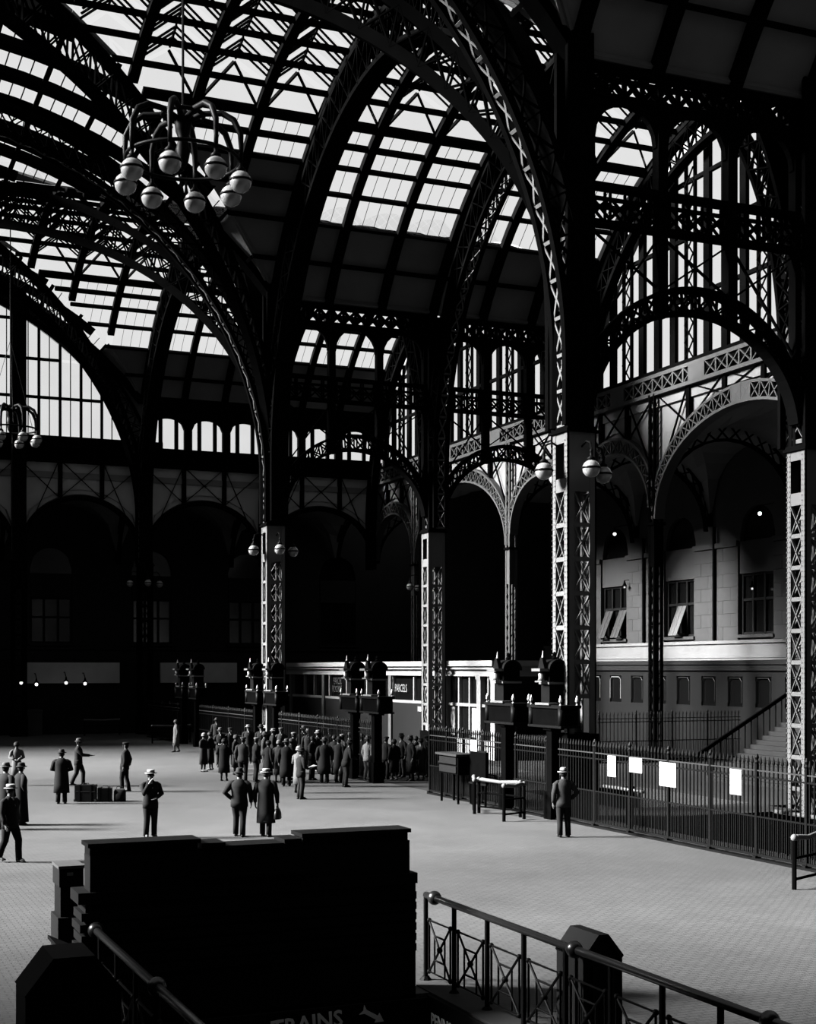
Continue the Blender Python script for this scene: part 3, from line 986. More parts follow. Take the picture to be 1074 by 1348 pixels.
# ---- arched windows
def lunette(name, T, mid, hs, z0, b, zsill, label, posts, transoms, mull=None, panes=True, latt=(), sub=2, gl='glass'):
    root = struct(name, T @ Vector((mid, 0, zsill)), label)
    def ztop(u):
        t = (u - mid) / hs
        return z0 + b * sqrt(max(0, 1 - t * t)) if abs(t) < 1 else 0
    us = posts
    MB(T).box(us[0], -.15, zsill - .75, us[-1], .32, zsill).obj('window_sill', M['steel_far'], root)
    wpost = mull or .3
    for i, u in enumerate(us):
        zt = ztop(u)
        if zt < zsill + .2: continue
        if i in latt:
            for s in (-1, 1):
                MB(T).box(u + s * .36 - .05, -.08, zsill, u + s * .36 + .05, .08, max(zt, zsill + .3)).obj('mullion', M['steel_far'], root)
            mb = MB(T)
            z = zsill
            while z < zt - .9:
                mb.beam((u - .34, -.1, z), (u + .34, -.1, z + .8), .05, .06, (0, 1, 0)).beam((u + .34, -.1, z), (u - .34, -.1, z + .8), .05, .06, (0, 1, 0))
                z += .8
            if mb.v: mb.obj('mullion_lacing', M['steel_far'], root)
        else:
            MB(T).box(u - wpost / 2, -.1, zsill, u + wpost / 2, .1, zt).obj('mullion', M['steel_far'], root)
    zt_all = [zsill] + transoms
    for z in transoms:
        ul = [u for u in us if ztop(u) > z]
        if len(ul) > 1:
            MB(T).box(ul[0], -.08, z - .09, ul[-1], .1, z + .09).obj('transom', M['steel_far'], root)
    for i in range(len(us) - 1):
        a, c = us[i] + wpost / 2, us[i + 1] - wpost / 2
        for j, z in enumerate(zt_all):
            zu = zt_all[j + 1] - .09 if j + 1 < len(zt_all) else 99
            za = z + (.09 if j else 0)
            for k in range(sub):
                p, q = a + (c - a) * k / sub + .015, a + (c - a) * (k + 1) / sub - .015
                p2, q2 = p, q
                # pull the corners under the arch
                lim = hs * .9995
                top = [(q, min(zu, ztop(q))), ((p + q) / 2, min(zu, ztop((p + q) / 2))), (p, min(zu, ztop(p)))]
                top = [(x_, max(zz, za)) for x_, zz in top]
                if max(zz for _, zz in top) < za + .06: continue
                MB(T).quad(*[(x_, .05, zz) for x_, zz in [(p, za), (q, za)] + top]).obj('glass_pane', M[gl], root)
    # glazing bars between the sub panes
    if sub > 1:
        mb = MB(T)
        for i in range(len(us) - 1):
            a, c = us[i] + wpost / 2, us[i + 1] - wpost / 2
            for k in range(1, sub):
                u = a + (c - a) * k / sub
                if ztop(u) > zsill + .3: mb.box(u - .03, 0, zsill, u + .03, .08, ztop(u))
        if mb.v: mb.obj('glazing_bars', M['steel_far'], root, stuff=True)
    # masonry between the arch and the roof
    return root
def posts_of(mid, hs, step):
    n = int(hs / step)
    return [mid + i * step for i in range(-n - 1, n + 2)]
for i, (yc, nm) in enumerate(((YC1, 'near'), (YC2, 'far'))):
    ps = posts_of(yc, HX, 1.36)
    lat = [k for k in range(len(ps)) if k % 4 == 2]
    lunette('window_%d' % (i + 1), TX, yc, HX + .7, 14.3, 14.6, 18.75, 'tall right hand window of bright slit panes in the %s bay' % nm, ps, [21.6, 24.4, 27.0], .44, latt=lat, sub=1)
lunette('window_3', TY, X0, 16.6, 14.3, 15.3, 19.75, 'arched end window of bright panes at the far left', [X0 + 8.1 + k * 1.37 for k in range(-19, 8)], [22.25, 24.75, 27.3], .17, sub=2, gl='glass_dirty')
MB(TY).box(X0 + 8.1 - .32, -.3, 19.3, X0 + 8.1 + .32, .3, 27.2).obj('end_wall_mullion', M['steel_far'], None)
tag(bpy.data.objects['end_wall_mullion'], 'broad dark upright dividing the far arched window', kind='structure'); bpy.data.objects['end_wall_mullion'].name = 'trim_1'

# triple windows in the end wall of the aisles, with half drawn blinds
def triple_wall(xa, xb, name, label):
    root = struct(name, (xa, YC, 19.2), label)
    n = 3
    wall = MB(TY)
    z0, z1, zt = 19.35, 21.45, 24.6
    bw = (xb - xa) / n
    for k in range(n):
        a, c = xa + k * bw, xa + (k + 1) * bw
        hw = bw / 2 - .26
        mid = (a + c) / 2
        wall.box(a, -.2, z0 - .25, mid - hw, .2, zt).box(mid + hw, -.2, z0 - .25, c, .2, zt).box(mid - hw, -.2, z0 - .25, mid + hw, .2, z0)
        r, zs = hw, z1 - .75
        N = 12
        f = lambda u: zs + .75 * sqrt(max(0, 1 - ((u - mid) / hw) ** 2))
        for i in range(N):
            p, q = mid - hw + 2 * hw * i / N, mid - hw + 2 * hw * (i + 1) / N
            wall.prism([(p, -.2, f(p)), (q, -.2, f(q)), (q, -.2, zt), (p, -.2, zt)], (0, .4, 0))
        cuts = [mid - hw, mid - hw * .5, mid + hw * .5, mid + hw]
        for i in range(3):
            p, q = cuts[i], cuts[i + 1]
            m = [(p + (q - p) * j / 4) for j in range(5)]
            MB(TY).quad(*([(p, .05, z0), (q, .05, z0)] + [(u, .05, max(z0, f(u))) for u in reversed(m)])).obj('glass_pane', M['glass_dirty'], root)
        for u in cuts[1:3]:
            MB(TY).box(u - .12, -.1, z0, u + .12, .12, f(u)).obj('mullion', M['steel_far'], root)
    wall.obj('window_wall', M['steel_far'], root)
    mb = MB(TY)
    return root
triple_wall(XA + .4, XB, 'window_4', 'row of three small arched windows right of the far arched window')
triple_wall(XB, XW, 'window_5', 'second row of three small arched windows glimpsed through the middle screen')
# plain wall over the end wall windows up to the roof, and between nave arch and roof
mb = MB(TY)
for s in (1, -1):
    N = 24
    for i in range(N):
        t0, t1 = i / N, (i + 1) / N
        xa_, xb_ = X0 + s * 17.2 * t0, X0 + s * 17.2 * t1
        zl = lambda u: 14.3 + 15.3 * sqrt(max(0, 1 - ((u - X0) / 16.6) ** 2)) if abs(u - X0) < 16.6 else 19.0
        zn = lambda u: ZN + sqrt(max(0, RN * RN - (u - X0) ** 2)) + .25
        mb.prism([(xa_, .3, max(19.0, zl(xa_))), (xb_, .3, max(19.0, zl(xb_))), (xb_, .3, zn(xb_)), (xa_, .3, zn(xa_))], (0, .2, 0))
o = mb.obj('wall_gable', M['roof_panel']); tag(o, 'dark gable wall round the far arched window', kind='structure')
mb = MB(TX)
for yc in (YC1, YC2):
    N = 32
    for i in range(N):
        a_, c_ = yc - 14.6 + 29.2 * i / N, yc - 14.6 + 29.2 * (i + 1) / N
        zl = lambda u: 14.3 + 14.6 * sqrt(max(0, 1 - ((u - yc) / (HX + .7)) ** 2)) if abs(u - yc) < HX + .7 else 18.4
        zn = lambda u: ZX + sqrt(max(0, RX * RX - (u - yc) ** 2)) + .25
        mb.prism([(a_, .25, max(18.4, zl(a_))), (c_, .25, max(18.4, zl(c_))), (c_, .25, zn(c_)), (a_, .25, zn(a_))], (0, .2, 0))
o = mb.obj('wall_gable.001', M['roof_panel']); tag(o, 'dark gable walls round the tall right hand windows', kind='structure')

# ================================================================== outer stone walls and the galleries' vaults
def outer_wall(name, T, u0, u1, centres, label, mat, mat_ledge, blocks=None, shelf=True, hop=()):
    root = struct(name, T @ Vector((u0, 0, 0)), label)
    cuts = []
    mb = MB(T)
    hw = 1.5
    edges = [u0]
    for c in centres: edges += [c - hw, c + hw]
    edges.append(u1)
    for i in range(0, len(edges), 2):
        mb.box(edges[i], .12, 5.9, edges[i + 1], .6, 16.9)
    for c in centres:
        mb.box(c - hw, .12, 5.9, c + hw, .6, 6.2)
        N = 12
        f = lambda u: 11.6 + 1.5 * sqrt(max(0, 1 - ((u - c) / hw) ** 2))
        for i in range(N):
            p, q = c - hw + 2 * hw * i / N, c - hw + 2 * hw * (i + 1) / N
            mb.prism([(p, .12, f(p)), (q, .12, f(q)), (q, .12, 16.9), (p, .12, 16.9)], (0, .48, 0))
        mb.box(c - hw - .05, .9, 5.9, c + hw + .05, 1.0, 14)
    mb.box(u0, .12, 0, u1, .6, 5.9)
    mb.obj('masonry', mat, root)
    MB(T).box(u0, -.28, 4.85, u1, .2, 5.75).obj('ledge', mat_ledge, root)
    MB(T).box(u0, -.40, 5.75, u1, .2, 5.92).obj('ledge_moulding', mat_ledge, root)
    MB(T).box(u0, -.34, 4.98, u1, .2, 5.10).obj('ledge_moulding', mat_ledge, root)
    MB(T).box(u0, -.1, 11.0, u1, .2, 11.25).obj('string_course', mat, root) if False else None
    if blocks:
        # ashlar courses between the windows, blocks slightly proud of recessed joints
        shapes = {}
        for i in range(0, len(edges), 2):
            a, c = edges[i] + .02, edges[i + 1] - .02
            a, c = max(a, blocks[0]), min(c, blocks[1])
            if c - a < .5: continue
            nrow, hrow = 7, (11.0 - 5.95) / 7
            for r in range(nrow):
                n = max(1, int(round((c - a) / 1.3)))
                w = (c - a) / n
                off = (w / 2 if r % 2 else 0)
                bounds = [a] + [a + k * w + off for k in range(0 if off else 1, n)] + [c]
                for k in range(len(bounds) - 1):
                    wd = bounds[k + 1] - bounds[k] - .012
                    key = round(wd, 2)
                    if key not in shapes:
                        shapes[key] = MB(T).box(0, 0, 0, wd, .12, hrow - .012).mesh('stone_block', mat, T @ Vector((0, 0, 0)))
                    inst('stone_block', shapes[key], T @ Vector((bounds[k] + .015, random.uniform(-.004, .004), 5.95 + r * hrow)), root)
            MB(T).box(a, -.12, 11.02, c, .14, 11.3).obj('string_course', mat, root)
            for e in (a + .1, c - .1):
                pass
            if c - a > 2.5:
                MB(T).box((a + c) / 2 - .07, -.16, 5.9, (a + c) / 2 + .07, 0, 12.2).obj('downpipe', M['steel'], root)
    return root
def sash(name, T, c, label, hop=0, blind=True, mat_blind='stone', lamp=False):
    root = struct(name, T @ Vector((c, 0, 6.2)), label)
    hw = 1.5
    MB(T).box(c - hw, .35, 6.2, c + hw, .40, 13.1).obj('dark_glass', M['black_glass'], root)
    for u in (c - hw + .08, c - .5, c + .5, c + hw - .08):
        MB(T).box(u - .07, .22, 6.2, u + .07, .36, 9.5).obj('mullion', M['wood_mid'], root)
    for z in (6.28, 8.1, 9.45):
        MB(T).box(c - hw, .24, z - .07, c + hw, .36, z + .07).obj('transom', M['wood_mid'], root)
    if blind:
        MB(T).box(c - hw + .05, .08, 9.5, c + hw - .05, .3, 11.25).obj('spandrel_panel', M[mat_blind], root)
    MB(T).box(c - hw - .1, -.1, 6.05, c + hw + .1, .3, 6.22).obj('window_sill', M[mat_blind], root)
    for u in hop:
        mb = MB(T)
        mb.prism([(u, .1, 6.35), (u + .85, .1, 6.35), (u + .85, .1, 6.43), (u, .1, 6.43)], (0, .02, 0))
        mb.beam((u + .05, -.45, 6.3), (u + .05, .25, 8.0), .1, .06, (0, 1, 0)).beam((u + .8, -.45, 6.3), (u + .8, .25, 8.0), .1, .06, (0, 1, 0)).beam((u + .42, -.45, 6.3), (u + .42, .25, 8.0), .06, .06, (0, 1, 0))
        mb.prism([(u, -.47, 6.3), (u + .85, -.47, 6.3), (u + .85, .23, 8.0), (u, .23, 8.0)], (0, .03, .012))
        mb.obj('hopper_sash', M['cream_paint'] if len(hop) == 1 else M['stone'], root)  # paired sashes get a darker tone, dimness of their place put in
    return root
CEN = [47.0, 54.15, 61.3, 68.45, 75.6, 82.7, 89.8]
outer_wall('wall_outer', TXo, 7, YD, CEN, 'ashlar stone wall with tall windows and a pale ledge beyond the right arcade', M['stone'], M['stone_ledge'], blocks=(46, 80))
for k, c in enumerate(CEN):
    hopp = {2: (), 3: (68.0,), 4: (74.4, 76.0)}.get(k, ())
    sash('window_%d' % (k + 6), TXo, c, 'tall stone wall window, %s' % ['out of sight behind the right edge', 'hidden by the rightmost column', 'rightmost of those in view, dark and shut', 'narrow in view with one pale sash tilted open',
         'left of the dark slender column with two tilted sashes', 'hidden behind the biggest column', 'far off in the dark'][k], hopp)
CEN2 = [X0 - 3, X0 + 4.3, X0 + 11.6, X0 + 18.9, X0 + 26.2, X0 + 33.5]
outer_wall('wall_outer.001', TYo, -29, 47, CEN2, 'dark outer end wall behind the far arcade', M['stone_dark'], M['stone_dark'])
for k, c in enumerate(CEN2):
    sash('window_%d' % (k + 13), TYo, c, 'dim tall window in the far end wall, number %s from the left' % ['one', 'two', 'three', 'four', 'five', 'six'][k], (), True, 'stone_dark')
# barrel vaults of the two galleries with transverse ribs
def gallery(T, u0, u1, depth, label, ribs, mat):
    root = struct('ceiling', T @ Vector((u0, 0, 12)), label)
    N = 12
    r = depth / 2
    pts = [(r - r * cos(pi * i / N), 12.6 + 3.9 * sin(pi * i / N)) for i in range(N + 1)]
    for j in range(len(ribs) - 1):
        a, c = ribs[j], ribs[j + 1]
        nu = 10
        def cr(u, v):      # groined bay: the higher of barrel and cross barrel
            tb = (v - r) / r
            zb = 12.6 + 3.7 * sqrt(max(0, 1 - tb * tb))
            tc = (u - (a + c) / 2) / ((c - a) / 2)
            zc = 12.6 + 3.7 * sqrt(max(0, 1 - tc * tc))
            return max(zb, zc)
        mb = MB(T)
        for iu in range(nu):
            for iv in range(N):
                q = []
                for (du, dv) in ((0, 0), (1, 0), (1, 1), (0, 1)):
                    u = a + (c - a) * (iu + du) / nu; v = depth * (iv + dv) / N
                    q.append((u, v, cr(u, v)))
                mb.quad(*q)
        mb.obj('vault', mat, root)
        mb = MB(T)
        mb.box(a, 0, 17.0, c, depth, 17.4)
        mb.obj('roof_slab', mat, root)
    for u in ribs:
        ang = [pi * i / 16 for i in range(17)]
        pin = [Vector((u, r - (r - .3) * cos(g), 12.0 + 3.7 * sin(g))) for g in ang]
        pot = [Vector((u, r - r * cos(g), 12.3 + 4.2 * sin(g))) for g in ang]
        ups = [Vector((0, -cos(g), sin(g))) for g in ang]
        mb = MB(T).strip(pin, ups, .3, .12).strip(pot, ups, .3, .12)
        for i in range(16):
            mb.beam(pin[i], pot[i + 1], .08, .06, (1, 0, 0)).beam(pot[i], pin[i + 1], .08, .06, (1, 0, 0))
        mb.obj('gallery_rib', M['steel'], root)
    return root
gallery(TX, 28.55, 94.55, XO - XW, 'groined plaster vault over the gallery beyond the right arcade', NODES, M['vault'])
gallery(TY, X0 - 16.4, XW, YD - YC, 'dark groined vault over the gallery behind the far arcade', [X0 - 16.4] + XN, M['vault'])
# enclosing walls out of view (left, behind the camera, near right)
mb = MB()
mb.box(-29.4, -6, 0, -29, 112, 17.5).box(-29.4, -6, 17.5, -29, 33, 34).box(-29.4, 91, 17.5, -29, 112, 34).box(-29, YC, 0, X0 - 16.4, YC + .4, 31)  # high end pieces and far corner added to shade near and far floor
tag(mb.obj('wall_left', M['stone_dark']), 'unseen left wall of the concourse, its ends raised to keep sun off the floor', kind='structure')
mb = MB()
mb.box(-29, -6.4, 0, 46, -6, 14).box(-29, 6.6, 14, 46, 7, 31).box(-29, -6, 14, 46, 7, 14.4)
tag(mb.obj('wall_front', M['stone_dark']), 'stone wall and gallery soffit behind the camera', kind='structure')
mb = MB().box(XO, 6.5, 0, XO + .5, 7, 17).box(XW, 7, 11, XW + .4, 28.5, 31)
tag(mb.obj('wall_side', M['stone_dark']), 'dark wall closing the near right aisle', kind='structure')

mb = MB().box(XW, 84, 0, XO, 84.4, 17)  # added to cover the sunlit outer wall and keep this end dark
tag(mb.obj('wall_cross', M['stone_dark']), 'added dark cross wall hiding the sunlit far end of the right gallery', kind='structure')

# ================================================================== parcels office front (white paint), beyond the gates
XK = 30.1
pk = thing('parcels_office', (XK, 75, 0), 'long white painted parcels office front with glazed upper lights behind the gates', 'kiosk')
wm, cm = M['white_paint'], M['cream_paint']
Y0k, Y1k = 60.0, 93.5
MB().box(XK - .45, Y0k - .3, 4.52, XK + 3, Y1k, 4.78).obj('cornice', wm, pk)
MB().box(XK - .3, Y0k - .15, 4.36, XK + 3, Y1k, 4.52).obj('cornice_moulding', wm, pk)
MB().box(XK - .12, Y0k, 4.1, XK + 3, Y1k, 4.36).obj('frieze', wm, pk)
MB().box(XK - .2, Y0k - .05, 4.02, XK + 3, Y1k, 4.10).obj('architrave', wm, pk)
MB().box(XK - .08, Y0k, 2.52, XK + .12, Y1k, 2.66).obj('transom', wm, pk)
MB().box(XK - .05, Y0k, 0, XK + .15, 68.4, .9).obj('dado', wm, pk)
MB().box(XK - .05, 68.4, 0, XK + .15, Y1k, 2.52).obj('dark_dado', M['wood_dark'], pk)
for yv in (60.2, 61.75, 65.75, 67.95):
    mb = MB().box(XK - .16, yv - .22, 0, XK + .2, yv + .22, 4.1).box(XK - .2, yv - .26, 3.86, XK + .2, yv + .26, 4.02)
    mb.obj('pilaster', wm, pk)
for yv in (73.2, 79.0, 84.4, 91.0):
    MB().box(XK - .16, yv - .2, 0, XK + .2, yv + .2, 4.1).obj('pilaster', cm, pk)  # duller than the right pilasters, weaker light here put in the colour
for yv in (60.9, 63.0, 64.25, 66.9, 70.0, 73.0, 75.0, 77.0, 80.4, 83.5, 86.4, 88.4):
    MB().box(XK - .06, yv - .06, 2.6, XK + .1, yv + .06, 4.1).obj('mullion', wm, pk)
for yv in (63.0, 64.25):
    MB().box(XK - .06, yv - .06, .9, XK + .1, yv + .06, 2.6).obj('mullion', wm, pk)
cuts = [60.2, 61.75, 65.75, 67.95, 73.2, 79.0, 84.4, 91.0, 93.4]
for i in range(len(cuts) - 1):
    MB().box(XK + .1, cuts[i] + .1, 2.6, XK + .13, cuts[i + 1] - .1, 4.1).obj('dark_pane', M['black_glass'], pk)
    if i < 3: MB().box(XK + .1, cuts[i] + .1, .9, XK + .13, cuts[i + 1] - .1, 2.55).obj('dark_pane', M['black_glass'], pk)
for a_, c_ in ((61.98, 62.9), (64.35, 65.5)):
    MB().box(XK + .04, a_, 1.0, XK + .09, c_, 2.45).obj('white_blind', wm, pk)
MB().box(XK - .12, 68.2, 2.1, XK - .06, 69.3, 2.36).obj('notice', M['paper'], pk)
RX_ = Matrix(((0, 0, -1, 0), (-1, 0, 0, 0), (0, 1, 0, 0), (0, 0, 0, 1)))     # text facing -X, reading towards -Y
def text_x(body, size, x, y, z, mat, parent, sx=1.0, **k):
    m = RX_.copy(); m.translation = Vector((x, y, z))
    return text(body, size, m @ Matrix.Diagonal((sx, 1, 1, 1)), mat, parent, **k)
text_x('PARCEL', .62, XK + .04, 83.0, 3.42, M['letter_mid'], pk, .72)
text_x('ROOM S', .62, XK + .04, 83.2, 2.92, M['letter_mid'], pk, .75)
text_x('PARCELS', .62, XK + .04, 72.9, 3.1, M['letter'], pk, .72)
MB().box(XK + .4, Y0k + .3, 0, XK + .5, Y1k, 4.2).obj('dark_interior', M['wood_dark'], pk)

# ================================================================== dark panelled partition with windows before the stone wall
XP = 42.2
pt = thing('wooden_partition', (XP, 60, 0), 'long low dark wooden partition with windows under the pale stone ledge', 'partition')
MB().box(XP - .25, 40, 4.6, XP + 2.5, 76, 4.8).obj('roof_edge', M['wood_dark'], pt)
MB().box(XP - .15, 40, 4.3, XP + .2, 76, 4.6).obj('frieze', M['wood_dark'], pt)
MB().box(XP, 40, 0, XP + .2, 76, 2.5).obj('dado', M['wood_mid'], pt)
MB().box(XP, 40, 4.0, XP + .2, 76, 4.3).obj('head_rail', M['wood_mid'], pt)
y = 41.0
k = 0
while y < 75:
    MB().box(XP, y - .5, 2.5, XP + .2, y + .5, 4.0).obj('panel', M['wood_mid'], pt)
    MB().box(XP + .08, y + .5, 2.5, XP + .12, y + 1.75, 4.0).obj('window_pane', M['black_glass'], pt)
    mb = MB()
    mb.tube([(XP - .01, y + .56, 2.7), (XP - .01, y + .56, 3.75), (XP - .01, y + .72, 3.92), (XP - .01, y + 1.53, 3.92), (XP - .01, y + 1.69, 3.75), (XP - .01, y + 1.69, 2.7)], .03, 5)
    mb.obj('window_trim', M['stone_ledge'] if k > 11 else M['wood_mid'], pt)  # last trims paler, their lit outline put in the colour
    y += 2.25; k += 1
# staircase rising at the right behind the fence, its balustrade a dark slanting line
stt = thing('staircase', (33, 44, 0), 'stone staircase climbing to the right, seen dimly through the fence', 'staircase')
n = 20
for i in range(n):
    x = 32.5 + i * .30
    MB().box(x, 41.5, 0, x + .34, 46.6, .17 * (i + 1)).obj('step', M['stone_dark'], stt)
mb = MB()
mb.beam((32.3, 46.8, .95), (38.6, 46.8, 4.4), .1, .14)
for i in range(0, n, 1):
    mb.box(32.5 + i * .3, 46.78, .17 * i, 32.53 + i * .3, 46.82, .17 * i + 1.0)
mb.obj('balustrade', M['dark'], stt)
# steps going down into the gate pits
for k, (x0, y0, x1, y1) in enumerate([(21.3, 27.5, 28.5, 33.0)] + [(p[0], p[1] + 3, p[2], p[3] - 3) for p in PITS[1:]]):
    s = thing('platform_stair', (x0, y0, 0), ['wide stair dropping to the platform behind the long right hand fence', 'stair dropping to the platform behind the notice board gate', 'platform stair behind the crowded gate', 'platform stair behind the farther gate'][k], 'staircase')
    for i in range(18):
        MB().box(x0 + i * .32, y0, -.17 * (i + 1) - .3, x0 + i * .32 + .36, y1, -.17 * (i + 1)).obj('step', M['stone_dark'], s)
def pit_rail(pts, label):
    r = thing('stair_guard_rail', pts[0], label, 'railing')
    MB().tube(pts, .05, 8).obj('handrail', M['iron_pale'], r, True)
    L = [Vector(p) for p in pts]
    for a_, c_ in zip(L, L[1:]):
        nn = max(1, int((c_ - a_).length / .32))
        for i in range(nn):
            p = a_ + (c_ - a_) * (i + .5) / nn
            MB().box(p.x - .015, p.y - .015, 0, p.x + .015, p.y + .015, p.z).obj('baluster', M['iron'], r)
    return r
pit_rail([(21.1, 22.0, 1.0), (21.1, 27.4, 1.0)], 'guard rail with a bright top behind the right part of the fence')
pit_rail([(21.1, 33.1, 1.0), (21.1, 35.2, 1.0)], 'short guard rail beside the biggest column behind the fence')
pit_rail([(28.6, 24.0, 1.0), (28.6, 34.8, 1.0)], 'far guard rail on the other side of the right hand pit')

# ================================================================== iron fence and gates
XF = 20.0
def picket_mesh(h):
    mb = MB()
    mb.box(-.014, -.014, .10, .014, .014, h + .14)
    mb.lathe([(.02, 0), (.038, .05), (.03, .10), (.006, .19)], (0, 0, h + .10), 6)
    return mb.mesh('picket', M['iron'])
PK = picket_mesh(2.1)
def fence(label, ya, yb, posts, papers=(), x=XF, axis='y', step=.155, h=2.1, me=None):
    root = thing('iron_fence', (x, ya, 0), label, 'fence', None)
    P = (lambda t, z, o=0: (x + o, t, z)) if axis == 'y' else (lambda t, z, o=0: (t, x + o, z))
    for z, w, m_ in ((h - .04, .03, 'grey_rail'), (h - .20, .035, 'iron'), (.12, .06, 'iron'), (1.0, .035, 'iron')):
        mb = MB().beam(P(ya, z), P(yb, z), .05, w)
        mb.obj('rail', M[m_], root)
    MB().beam(P(ya, .02), P(yb, .02), .2, .06).obj('sill', M['iron'], root)
    n = int((yb - ya) / step)
    for i in range(n):
        t = ya + (i + .5) * (yb - ya) / n
        inst('picket', me or PK, P(t, 0), root)
    mb = MB()
    for i in range(n):
        t = ya + (i) * (yb - ya) / n
        p = P(t, 0)
        mb.box(p[0] - .009, p[1] - .009, .1, p[0] + .009, p[1] + .009, 1.02)
    mb.obj('dog_bars', M['iron'], root, stuff=True)
    for t in posts:
        p = P(t, 0)
        mb = MB().box(p[0] - .035, p[1] - .035, 0, p[0] + .035, p[1] + .035, h + .12)
        mb.lathe([(.03, 0), (.06, .05), (.03, .1), (.055, .16), (.02, .24)], (p[0], p[1], h + .1), 8)
        mb.box(p[0] - .09, p[1] - .06, 0, p[0] + .09, p[1] + .06, .1)
        mb.obj('post', M['iron'], root)
    return root
FP = [33.85, 32.04, 30.21, 28.4, 26.6, 24.84, 23.0, 21.3]
fence('long iron picket fence along the right, hung with four white papers', 20.6, 35.9, FP)
fence('iron picket fence between the paired gate posts left of the man in the pale hat', 36.5, 38.7, [36.6, 38.6])
fence('iron picket fence behind the little podium and paper notice', 39.5, 45.2, [40.9, 42.4, 43.7, 45.15])
fence('iron picket fence behind the middle of the crowd', 52.9, 62.5, [54.5, 57, 59.5, 62], step=.2)
fence('iron picket fence behind the left of the crowd', 66.6, 77.0, [68, 71, 74], step=.24)
fence('distant iron fence beyond the dark slender arcade column', 33.5, 41.5, [33.6, 35.6, 37.6, 39.6], x=56.5, axis='x', step=.2)
fence('iron fence between two gates in the thick of the crowd', 50.6, 52.1, [], step=.2)
fence('far iron fence beside the dark exit', 81.5, 90.0, [82, 84, 86, 88], step=.26)
PIN = []
for i, (y0, y1, z0, z1, lab) in enumerate([(33.08, 32.66, 1.47, 2.04, 'narrow white paper on the fence, leftmost of the four on the long run'), (31.98, 31.36, 1.66, 2.05, 'small squarish white paper on the fence, second of the four'),
                              (30.55, 29.8, 1.41, 2.02, 'largest white paper on the fence, third of the four'), (27.55, 27.10, 1.44, 2.04, 'narrow white paper on the fence, rightmost of the four')]):
    o = MB().box(XF - .06, y1, z0, XF - .04, y0, z1).obj('paper_notice', M['paper'], None, loc=(XF - .05, y0, z0))
    tag(o, lab, 'paper', 'white papers on the fence')
o = MB().box(XF - .42, 40.5, 1.74, XF - .40, 40.98, 2.1).obj('paper_notice', M['paper'], None, loc=(XF - .41, 40.9, 1.74))
tag(o, 'white paper above the black notice board beside the podium', 'paper')
nb = thing('notice_board', (XF - .36, 40.4, 0), 'black upright notice board standing against the fence, paper at its top', 'notice board')
MB().box(XF - .38, 39.95, .72, XF - .30, 41.1, 1.74).obj('board', M['dark'], nb)
MB().box(XF - .40, 39.9, .68, XF - .36, 41.15, .74).box(XF - .40, 39.9, 1.72, XF - .36, 41.15, 1.78).obj('frame', M['iron'], nb)
for yy in (40.05, 41.0): MB().box(XF - .36, yy - .03, 0, XF - .30, yy + .03, 1.74).obj('leg', M['dark'], nb)
pd = thing('gate_podium', (XF - .45, 42, 0), 'small black podium with drawers against the fence', 'podium')
MB().box(XF - .75, 41.2, .95, XF - .2, 42.7, 1.55).obj('body', M['dark'], pd)
MB().box(XF - .85, 41.15, 1.55, XF - .15, 42.8, 1.62).obj('top', M['grey_rail'], pd)
for zz in (1.0, 1.28): MB().box(XF - .79, 41.3, zz, XF - .75, 42.6, zz + .22).obj('drawer', M['wood_mid'], pd)
for yy in (41.3, 42.6):
    for xx in (-.7, -.25): MB().box(XF + xx - .03, yy - .03, 0, XF + xx + .03, yy + .03, .95).obj('leg', M['dark'], pd)

